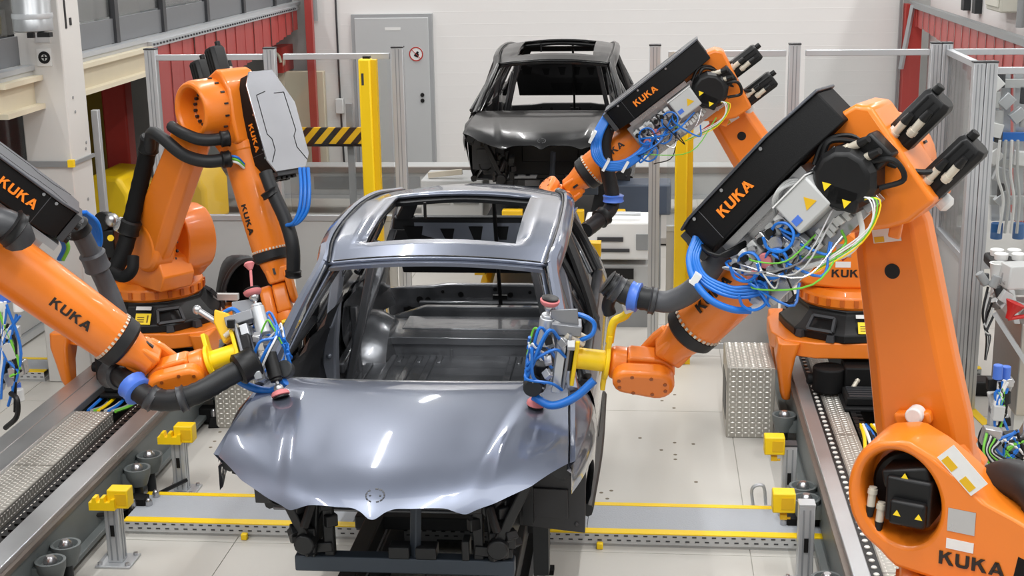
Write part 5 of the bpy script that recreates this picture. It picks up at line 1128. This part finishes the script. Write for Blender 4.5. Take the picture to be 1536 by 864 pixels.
            o('belt_rail', (lambda: sweep([(s * (Sx(y0 + (y1 - y0) * i / 6, 1.0) - .03), y0 + (y1 - y0) * i / 6, bt(y0 + (y1 - y0) * i / 6) - .01) for i in range(7)], .05, .07)), ecod, dr, key=k + 'b' + sd)
            def hnd():
                mb = MB(); y = y1 - .2; mb.bar((s * (Sx(y, .86) + .004), y - .09, .86), (s * (Sx(y, .86) + .004), y + .09, .86), .02, .03); return mb
            o('handle_recess', hnd, BLACK, dr, key=k + 'h' + sd, bevel=.006)
        o('rear_quarter', (lambda: panel(3.37, 4.38, arch(3.52, .4, .3), lambda y: 1.04 - .03 * (y - 3.4), s)), paint, key='rq' + sd, ang=50)
        o('sill', (lambda: sweep([(s * .84, 1.3, .29), (s * .86, 2.2, .28), (s * .85, 3.15, .29)], .07, .07)), ecod, key='sl' + sd)
        def inner_side():
            mb = MB()
            for y0_, z0_, y1_, z1_, w_ in ((2.42, .34, 2.5, 1.45, .05), (2.55, .4, 2.95, 1.25, .05), (2.95, 1.25, 3.45, .95, .06), (2.6, .62, 3.2, .66, .07), (3.2, .66, 3.5, 1.3, .05), (3.0, .35, 3.05, .9, .06)): mb.bar((s * (Sx(y0_, z0_) - .16), y0_, z0_), (s * (Sx(y1_, z1_) - .16), y1_, z1_), w_, .05, (1, 0, 0))
            return mb
        o('side_brace', inner_side, eco, key='isd' + sd, bevel=.012, kind='stuff')
        def door_blind():
            mb = MB(); P = []
            for i in range(7):
                y = 1.3 + 1.0 * i / 6; P.append([V((s * (Sx(y, z) - .13 - .03 * ((i + k) % 2)), y, z)) for k, z in enumerate((.4, .6, .8, .98, 1.06 + .14 * i / 6))])
            mb.grid(P); return mb
        o('door_infill', door_blind, ecod, key='dbl' + sd, ang=20)  # dark sheet added inside the door, rising into the window to block bright gaps
        def hump():
            mb = MB(); P = []
            for i in range(11):
                an = math.pi * i / 10; P.append([V((s * x, 3.52 + r * -math.cos(an), .3 + r * 1.05 * math.sin(an))) for x, r in ((.8, .42), (.66, .41), (.56, .36), (.52, .2), (.52, .02))])
            mb.grid(P); return mb
        o('wheel_house', hump, eco, key='wh' + sd, ang=25)
        def quarter():
            mb = MB(); P = []
            for i in range(9):
                y = 2.9 + 1.3 * i / 8; P.append([V((s * (Sx(y, z) - .12 - .035 * ((i * 2 + k) % 4 == 0) - (.05 if z > 1.2 else 0)), y, z)) for k, z in enumerate((.6, .72, .84, .96, 1.04))])
            mb.grid(P); return mb
        o('quarter_liner', quarter, eco, key='ql' + sd, ang=20)
        def sparr():
            mb = MB(); mb.bar((s * .46, .55, .42), (s * .5, 1.25, .42), .09, .13); mb.bar((s * .62, .6, .80), (s * .68, 1.15, .92), .06, .09); mb.bar((s * .46, .56, .45), (s * .62, .6, .78), .06, .05); mb.cyl((s * .46, .5, .42), (s * .46, .58, .42), .05, n=14); mb.bar((s * .46, .52, .5), (s * .42, .56, .62), .03, .04); return mb
        o('frame_rail', sparr, ecod, key='fr' + sd, bevel=.008)
        def tower():
            mb = MB(); mb.lathe([(0, .13), (.15, .13), (.2, .11), (.2, .04)], (s * .58, .86, .72), (0, 0, 1), 20); mb.b2(min(s * .55, s * .6), max(s * .55, s * .6), .85, 1.2, .4, .85); return mb
        o('strut_tower', tower, ecod, key='st' + sd)
        def lampb():
            rnd = random.Random(5); mb = MB()
            mb.bar((s * .36, .60, .66), (s * .36, .62, .3), .05, .05); mb.bar((s * .50, .6, .68), (s * .48, .62, .28), .05, .04); mb.bar((s * .36, .6, .62), (s * .5, .62, .45), .04, .04); mb.bar((s * .34, .6, .38), (s * .52, .62, .36), .05, .05); mb.bar((s * .40, .58, .7), (s * .44, .6, .3), .03, .03)
            for k in range(10): mb.box((s * (.33 + .2 * rnd.random()), .56 + .08 * rnd.random(), .3 + .36 * rnd.random()), (.06, .04, .06), (rnd.random(), 0, rnd.random()))
            return mb
        o('lamp_bracket', lampb, ecod, key='lb' + sd, bevel=.006, kind='stuff')
        def wellp():
            mb = MB(); T = frame((s * (.69 if s > 0 else .63), .90, .56 if s > 0 else .66), (1, .1 * -s, 0), (0, -.12, 1), (0, 1, 0)); mb.prism([(-.17, -.2), (.16, -.22), (.17, .2), (.05, .24), (-.17, .22)], T, -.01, .01); mb.prism([(-.12, -.14), (.08, -.14), (.08, .02), (-.12, .02)], T, -.024, -.01)
            for x, z in ((-.13, .14), (.1, .1), (.12, -.17)): mb.cyl(T @ V((x, z, -.01)), T @ V((x, z, -.02)), .012, n=8)
            return mb
        o('wheel_well_panel', wellp, mat('well_grey', (58, 58, 60), .5, var=.15) if 'well_grey' not in MATS else MATS['well_grey'], key='wp' + sd, bevel=.006)
        def tip():
            mb = MB(); mb.lathe([(0, .05), (.02, .055), (.1, .05), (.1, .02)], (s * .765, .44, .86), (0, 1, .05), 14); mb.bar((s * .74, .5, .86), (s * .76, .5, .78), .03, .04); return mb
        o('fender_bracket', tip, ecod, key='tp' + sd)
    def under():
        mb = MB(); mb.b2(-.53, .53, .58, .66, .25, .33); return mb
    o('front_crossmember', under, mat('blue_grey_beam', (66, 74, 84), .45, metal=.3, var=.1) if 'blue_grey_beam' not in MATS else MATS['blue_grey_beam'], key='xm', bevel=.008)
    def vb():
        mb = MB(); mb.bar((.07, .60, .70), (.05, .62, .30), .035, .05); return mb
    o('centre_strut', vb, MATS['blue_grey_beam'], key='vb', bevel=.006)
    for x, w_ in ((-.02, .05), (.11, .05), (.3, .018), (.43, .018)): o('strut_foot', (lambda: MB().b2(x - w_, x + w_, .57, .66, .33, .39 if w_ > .02 else .43)), ecod, key='sf%.2f' % x, bevel=.006)
    def loop():
        mb = MB(); mb.tube([(-.64, .95, .60), (-.72, .9, .57), (-.72, .9, .47), (-.65, .9, .45), (-.60, .92, .48)], .008, n=6); return mb
    o('wire_loop', loop, ecod, key='lk')
    def fw():
        mb = MB(); mb.b2(-.72, .72, 1.16, 1.2, .36, .98); mb.b2(-.74, .74, 1.0, 1.2, .93, .97)
        mb.b2(-.3, .3, 1.13, 1.16, .5, .85)
        return mb
    o('firewall', fw, ecod, key='fw', bevel=.01)
    def cowl():
        mb = MB()
        for k in range(20):
            x0, x1 = -.74 + 1.48 * k / 20, -.74 + 1.48 * (k + 1) / 20; f = lambda x: V((x, 1.10 + .1 * (x / .74) ** 2, 1.02 - .02 * (x / .74) ** 2)); mb.bar(f(x0), f(x1), .06, .04)
        return mb
    o('cowl_panel', cowl, eco, key='cowl')
    def floorp():
        mb = MB(); mb.b2(-.8, .8, 1.2, 4.3, .29, .31); mb.b2(-.78, .78, 2.3, 3.45, .45, .472)
        for k in range(11):
            x = -.66 + .132 * k
            if abs(x) > .16: mb.box((x, 1.85, .315), (.05, .9, .02)); mb.box((x, 2.9, .475), (.05, .9, .02)); mb.box((x + .05, 3.28, .474), (.03, .14, .016))
        mb.prism([(-.16, .31), (-.1, .45), (.1, .45), (.16, .31)], frame((0, 0, 0), (1, 0, 0), (0, 0, 1), (0, -1, 0)), -2.95, -1.2)
        mb.box((0, 2.05, .36), (1.5, .12, .12)); mb.box((0, 2.45, .35), (1.5, .1, .1)); return mb
    o('floor_pan', floorp, eco, key='fpan', bevel=.012)
    def heel():
        mb = MB(); mb.b2(-.72, .72, 3.38, 3.42, .3, .58); mb.prism([(3.36, .60), (3.5, .62), (3.88, .59), (3.88, .53), (3.36, .55)], frame((0, 0, 0), (0, 1, 0), (0, 0, 1), (1, 0, 0)), -.7, .7)
        mb.b2(-.16, -.14, 3.37, 3.38, .36, .52); mb.prism([(-.64, .59), (-.4, .67), (.4, .67), (.64, .59)], frame((0, 3.9, 0), (1, 0, 0), (0, 0, 1), (0, -1, 0)), -.04, .02); mb.b2(-.5, .5, 3.5, 3.8, .60, .625); return mb
    o('seat_pan', heel, eco, key='heel', bevel=.015)
    def backp():
        mb = MB(); rnd = random.Random(2); T = frame((0, 4.28, 0), (1, 0, 0), (0, 0, 1), (0, -1, 0))
        mb.prism([(-.72, .36), (.72, .36), (.74, .70), (.4, .72), (.3, .735), (-.3, .735), (-.4, .72), (-.74, .70)], T, -.04, .02); mb.b2(-.7, .7, 3.9, 4.28, .46, .50); mb.b2(-.5, .5, 4.2, 4.26, .58, .62); return mb
    bk = o('rear_panel', backp, eco, key='backp', bevel=.012)
    def holes():
        mb = MB()
        for x, z, r in ((-.5, .62, .025), (-.44, .62, .02), (-.2, .66, .02), (.16, .66, .02), (-.58, .55, .02), (.4, .6, .02), (.5, .63, .025), (-.33, .68, .012), (.3, .68, .012), (.05, .7, .015)): mb.cyl((x, 4.258, z), (x, 4.255, z), r, n=12)
        mb.b2(-.62, -.42, 4.256, 4.258, .5, .56); mb.b2(.38, .62, 4.256, 4.258, .5, .56); return mb
    o('panel_hole', holes, BLACK, bk, key='holes')
    # tailgate, propped slightly open
    def tgT(): return frame((0, 3.93, 1.47), (1, 0, 0), (0, .39, -.92), (0, .92, .39))
    def tg():
        T = tgT(); mb = MB()
        for pl in ([(-.5, 0), (.5, 0), (.52, .06), (-.52, .06)], [(-.5, 0), (-.40, 0), (-.50, .24), (-.62, .24)], [(.40, 0), (.5, 0), (.62, .24), (.50, .24)], [(-.62, .2), (.62, .2), (.64, .3), (-.64, .3)], [(-.64, .3), (.64, .3), (.60, .68), (-.60, .68)]): mb.prism(pl, T, -.02, .02)
        return mb
    tgo = o('tailgate', tg, ecod, key='tg', bevel=.01)
    def tgi():
        T = tgT(); mb = MB()
        for x0, x1, z0, z1 in ((-.56, -.42, .27, .37), (-.3, -.2, .29, .38), (-.1, .0, .27, .38), (.08, .18, .27, .38), (.26, .36, .28, .38), (.42, .56, .27, .37), (-.2, .2, .5, .6)): mb.prism([(x0, z0), (x1, z0), (x1 - .02, z1), (x0 + .03, z1)], T, -.027, -.0225)
        return mb
    o('tailgate_opening', tgi, BLACK, tgo, key='tgi', kind='stuff')
    def ribs():
        T = tgT(); mb = MB(); mb.prism([(-.48, .24), (.56, .24), (.56, .42), (-.2, .42), (-.48, .33)], T, -.022, -.02); return mb
    o('tailgate_liner', ribs, MATS['brightened_liner'] if paint is PAINT else eco, tgo, key='tgr')
    def prop():
        mb = MB(); mb.cyl((.1, 4.15, .6), (.1, 3.8, 1.5), .014, n=8); mb.box((.1, 4.12, .68), (.1, .03, .03)); mb.cyl((-.22, 2.9, 1.6), (-.22, 2.9, 1.5), .01, n=8); return mb
    o('prop_rod', prop, BLACK, key='prop', kind='stuff')
    def bows():
        mb = MB()
        for y in (3.75,): mb.bar((-.5, y, RE(y)[1] - .03), (.5, y, RE(y)[1] - .03), .07, .03)
        return mb
    o('roof_bow', bows, ecod, key='bows')
    return t
CAR = car('grey metallic bare car body without glass, lamps or wheels, in front', (-1.1615, 5.587, .51), PAINT, ECOAT, ECOATD, None)
CAR2 = car('glossy black bare car body waiting behind the grey one', (-1.075, 13.82, .78), PAINTB, mat('black_ecoat', (40, 40, 42), .35, coat=.4, var=.2), mat('blacker_ecoat', (20, 20, 21), .4, var=.2), None)
# skid and floor rails under the grey car
t = thing('car_skid', 'dark steel skid carrying the grey car body', 'skid', (-1.16, 7.6, .35))
for s in (-1, 1):
    mb = MB(); mb.b2(-1.16 + s * .42 - .05, -1.16 + s * .42 + .05, 5.9, 9.9, .33, .45); obj('runner', mb, DCAST, t, bevel=.008)
for y in (6.2, 7.6, 9.2): mb = MB(); mb.b2(-1.7, -.62, y - .05, y + .05, .36, .44); obj('cross_tube', mb, DCAST, t, bevel=.008)
for s in (-1, 1):
    for y in (6.9, 9.0): mb = MB(); mb.b2(-1.16 + s * .6 - .04, -1.16 + s * .6 + .04, y - .05, y + .05, .44, .78); obj('support_pin', mb, DCAST, t)
t = thing('floor_conveyor', 'pair of floor rails with bright edges below the grey car', 'conveyor', (-1.16, 7.4, 0))
for s in (-1, 1):
    x = -1.16 + s * .46; mb = MB(); mb.b2(x - .09, x + .09, 4.6, 9.9, 0, .27); rl = obj('rail_beam', mb, DGREY, t, bevel=.006)
    for dx in (-.06, .06): mb = MB(); mb.b2(x + dx - .012, x + dx + .012, 4.6, 9.9, .27, .3); obj('edge_strip', mb, ALU, rl)
    for y in (5.6, 7.8, 9.4): mb = MB(); mb.b2(x - .14, x + .14, y - .04, y + .04, 0, .03); obj('foot', mb, BLACKM, rl)
mb = MB(); mb.b2(-1.0, -1.32, 4.6, 9.9, .005, .02); obj('drip_tray', mb, mat('dark_tray', (50, 48, 44), .25, var=.1), t)
# spots of fog on the nose: a film bracket and wires beside the front left corner
t = thing('floor_wiring', 'loose white and green plugs below the left front of the grey car', 'cables', (-1.75, 5.9, .6))
mb = MB(); mb.bar((-1.82, 5.75, .55), (-1.62, 5.8, .62), .03, .03); mb.cyl((-1.78, 5.72, .6), (-1.74, 5.72, .72), .014, n=8); mb.cyl((-1.7, 5.72, .56), (-1.66, 5.72, .68), .012, n=8); obj('plug', mb, WHITE, t)
mb = MB(); mb.tube([(-1.75, 5.72, .6), (-1.66, 5.7, .66), (-1.58, 5.74, .58)], .009, n=6); obj('green_wire', mb, GREENW, t)
mb = MB(); mb.bar((-1.86, 5.78, .5), (-1.86, 5.78, .2), .03, .03); mb.bar((-1.66, 5.8, .56), (-1.66, 5.85, .28), .03, .03); obj('stand', mb, DGREY, t)
# ================================================================ stations at the picture edges
t = thing('filling_station', 'stainless bench with sloped side and cups at the right edge', 'machine', (3.2, 10.4, 0))
def P2(px, py, y): return at(px, py, y)
p1 = at(1484, 395, 10.3); p2 = at(1536, 560, 9.6)
mb = MB(); T = frame((0, 10.35, 0), (1, 0, 0), (0, 0, 1), (0, -1, 0))
mb.b2(2.55, 3.8, 9.75, 10.5, .35, 1.02); obj('bench_body', mb, mat('stainless', (176, 172, 166), .3, metal=.7, var=.1), t, bevel=.01)
mb = MB(); mb.prism([(9.75, 1.02), (10.5, 1.02), (10.5, 1.38), (9.95, 1.2)], frame((2.5, 0, 0), (0, 1, 0), (0, 0, 1), (1, 0, 0)), 0, .04); obj('side_cheek', mb, LGREY, t, bevel=.004)
mb = MB(); mb.b2(2.52, 3.8, 10.0, 10.5, 1.16, 1.2); obj('top_shelf', mb, LGREY, t)
for x in (2.6, 3.7): mb = MB(); mb.b2(x - .04, x + .04, 9.8, 9.9, 0, .35); obj('leg', mb, ALU, t)
mb = MB(); mb.bar(at(1492, 470, 9.7), at(1540, 545, 9.65), .05, .03); obj('slanted_edge', mb, ALU, t)
t = thing('cup_tray', 'black tray of white cups on the bench at the right edge', 'tray', tuple(at(1515, 380, 10.2)))
c0 = at(1515, 383, 10.2)
mb = MB(); mb.b2(c0.x - .14, c0.x + .3, c0.y - .12, c0.y + .2, c0.z - .1, c0.z - .02); obj('tray_body', mb, BLACK, t, bevel=.02)
for k in range(6):
    x, y = c0.x - .07 + .12 * (k % 3), c0.y - .04 + .13 * (k // 3)
    mb = MB(); mb.lathe([(0, .045), (.05, .05), (.055, .045), (.055, .01)], (x, y, c0.z - .03), (0, 0, 1), 16); tag(obj('cup', mb, WHITE), 'white cup sunk in the black tray, ' + ('left', 'middle', 'right')[k % 3] + ' of the ' + ('front', 'rear')[k // 3] + ' row', 'cup', 'white cups in the black tray')
c0 = at(1498, 408, 9.9)
mb = MB(); mb.lathe([(0, .05), (.12, .062), (.125, .066), (.125, .05), (.03, .04)], (c0.x, c0.y, c0.z - .06), (0, 0, 1), 20); tag(obj('tumbler', mb, WHITE), 'white plastic tumbler below the cup tray at the right edge', 'cup')
c0 = at(1528, 412, 9.8); mb = MB(); mb.box(c0, (.24, .2, .16), (0, 0, .2), taper=.8); tag(obj('grey_feeder', mb, LGREY, bevel=.01), 'grey feeder block right of the white tumbler at the right edge', 'machine part')
c0 = at(1512, 478, 9.6); mb = MB(); mb.lathe([(0, .02), (.05, .03), (.12, .07), (.12, .05)], tuple(c0), (.4, 0, 1), 14); mb.cyl(tuple(c0), tuple(c0 + V((.12, 0, .02))), .015, n=8); tag(obj('red_funnel', mb, mat('red_plastic', (190, 28, 26), .4)), 'small red funnel on the bench at the right edge', 'funnel')
t = thing('dosing_head', 'grey dosing head with hoses under the white tumbler at the right edge', 'machine', tuple(at(1495, 440, 9.8)))
rnd = random.Random(11)
for k in range(12):
    c0 = at(1485 + rnd.uniform(-8, 40), 440 + rnd.uniform(-22, 22), 9.8 + rnd.uniform(-.1, .1)); mb = MB()
    if k % 2: mb.cyl(c0, c0 + V((rnd.uniform(-.06, .06), 0, .08)), .03, n=12)
    else: mb.box(c0, (.07, .06, .08), (rnd.random(), rnd.random(), 0))
    obj('block', mb, (LGREY, MGREY, STEEL, DGREY)[k % 4], t, bevel=.005)
for k in range(6):
    mb = MB(); mb.tube([at(1482 + k * 2, 430 + 8 * k, 9.75), at(1474 + k, 470 + 6 * k, 9.7), at(1480 + k, 505, 9.7), at(1478, 540, 9.7)], .009, n=6); obj('hose', mb, (BLACK, LGREY, DGREY)[k % 3], t)
t = thing('gantry_unit', 'tall grey handling unit with tubes behind the right fence', 'machine', tuple(at(1510, 200, 12.6)))
for k, px in enumerate((1492, 1508, 1528)):
    a = at(px, 330, 12.6); b = at(px, 110, 12.6); mb = MB(); mb.bar(a, b, .07, .07, (0, 1, 0)); obj('upright', mb, ALU, t)
for py in (125, 205, 245, 300): a = at(1484, py, 12.5); b = at(1545, py, 12.5); mb = MB(); mb.bar(a, b, .06, .07); obj('crossbar', mb, LGREY if py != 205 else BLUE, t)
for k in range(16):
    c0 = at(1488 + rnd.uniform(0, 48), 115 + rnd.uniform(0, 190), 12.4); mb = MB()
    if k % 2: mb.box(c0, (.1, .08, .12), (0, rnd.random(), 0))
    else: mb.cyl(c0, c0 + V((0, 0, .14)), .035, n=12)
    obj('actuator', mb, (LGREY, WHITE, DGREY, ALU)[k % 4], t, bevel=.006)
for k, (px, py) in enumerate(((1494, 350), (1527, 350))): a = at(px, py + 8, 12.4); mb = MB(); mb.cyl(a, a + V((0, 0, .14)), .05, n=14); obj('blue_valve', mb, mat('valve_blue', (46, 100, 160), .4) if 'valve_blue' not in MATS else MATS['valve_blue'], t, bevel=.006)
for k in range(4): mb = MB(); mb.tube([at(1500 + 9 * k, 210, 12.3), at(1496 + 10 * k, 260, 12.3), at(1505 + 8 * k, 300, 12.3), at(1498 + 9 * k, 350, 12.3)], .013, n=6); obj('tube', mb, (WHITE, LGREY)[k % 2], t)
mb = MB(); mb.tube([at(1418, 470, 12.05), at(1432, 474, 12.0), at(1436, 500, 12.0), at(1428, 520, 12.0), at(1418, 540, 12.0)], .016, n=6); tag(obj('white_cable', mb, WHITE), 'white cable loop on the fence right of the big orange arm', 'cable')
c0 = at(1472, 560, 11.3); mb = MB(); mb.b2(c0.x - .12, c0.x + .12, c0.y - .1, c0.y + .1, 0, .12); tag(obj('foot_pedal', mb, BLACK, bevel=.02), 'small black box on the floor below the right bench', 'box')
# changeable tool stands at both edges
def tool_stand(lab, pts, y, seed, base):
    t = thing('tool_stand', lab, 'tool stand', tuple(base)); rnd = random.Random(seed); (px0, px1, py0, py1) = pts
    mb = MB(); mb.b2(base[0] - .035, base[0] + .035, base[1] + .1, base[1] + .17, 0, base[2]); mb.b2(base[0] - .12, base[0] + .12, base[1] + .02, base[1] + .26, 0, .02); obj('stand', mb, ALU, t)
    for k in range(16):
        c0 = at(rnd.uniform(px0, px1), rnd.uniform(py0, py1), y + rnd.uniform(-.08, .08)); mb = MB()
        if k % 3 == 0: mb.cyl(c0, c0 + V((0, 0, rnd.uniform(.06, .12))), .03, n=12)
        else: mb.box(c0, (rnd.uniform(.05, .1), .07, rnd.uniform(.05, .12)), (0, rnd.uniform(-.4, .4), 0))
        obj('module', mb, (WHITE, STEEL, LGREY, BLUEC, BLACK, ALU)[k % 6], t, bevel=.006)
    for k in range(10):
        q = [at(rnd.uniform(px0, px1), py0 + (py1 - py0) * f, y - .08) for f in (rnd.uniform(0, .3), rnd.uniform(.3, .6), rnd.uniform(.6, 1))]
        mb = MB(); mb.tube(q, .009, n=6); obj('tube', mb, (BLUE, BLUE, WHITE, GREENW, BLACK)[k % 5], t)
    return t
b0 = at(-75, 560, 7.9); ts = tool_stand('blue and white pneumatic tool on a stand at the left edge', (-6, 32, 450, 625), 7.9, 4, b0)
mb = MB(); mb.tube([at(16, 590, 7.8), at(26, 600, 7.75), at(25, 625, 7.75), at(8, 642, 7.8)], .016, n=8); obj('black_cable', mb, BLACK, ts)
mb = MB(); mb.cyl(at(8, 452, 7.9), at(8, 440, 7.9), .035, n=14); obj('blue_cap', mb, BLUEC, ts)
b0 = at(1502, 600, 8.6); ts = tool_stand('blue and white pneumatic tool on a stand right of the big orange arm', (1492, 1512, 568, 650), 8.6, 9, b0)
mb = MB(); mb.ball(at(1498, 574, 8.6), .05); mb.cyl(at(1506, 588, 8.55), at(1506, 604, 8.55), .04, n=14); obj('black_coupling', mb, BLACK, ts)
b0 = at(1525, 690, 7.6); ts = tool_stand('silver tool block with green wires low at the right edge', (1485, 1545, 645, 712), 7.6, 15, b0)
for k in range(8):
    mb = MB(); mb.tube([at(1480 + k * 3, 650 + k * 2, 7.5), at(1476 + k * 2, 678, 7.45), at(1490 + k * 4, 700 - k, 7.45), at(1520 + k * 3, 705, 7.5)], .008, n=6); obj('wire', mb, (GREENW, BLACK, LGREY, BLACK)[k % 4], ts)
mb = MB(); mb.tube([at(1478, 690, 7.6), at(1470, 660, 7.6), at(1480, 640, 7.6), at(1496, 660, 7.6)], .014, n=8); obj('black_cable', mb, BLACK, ts)
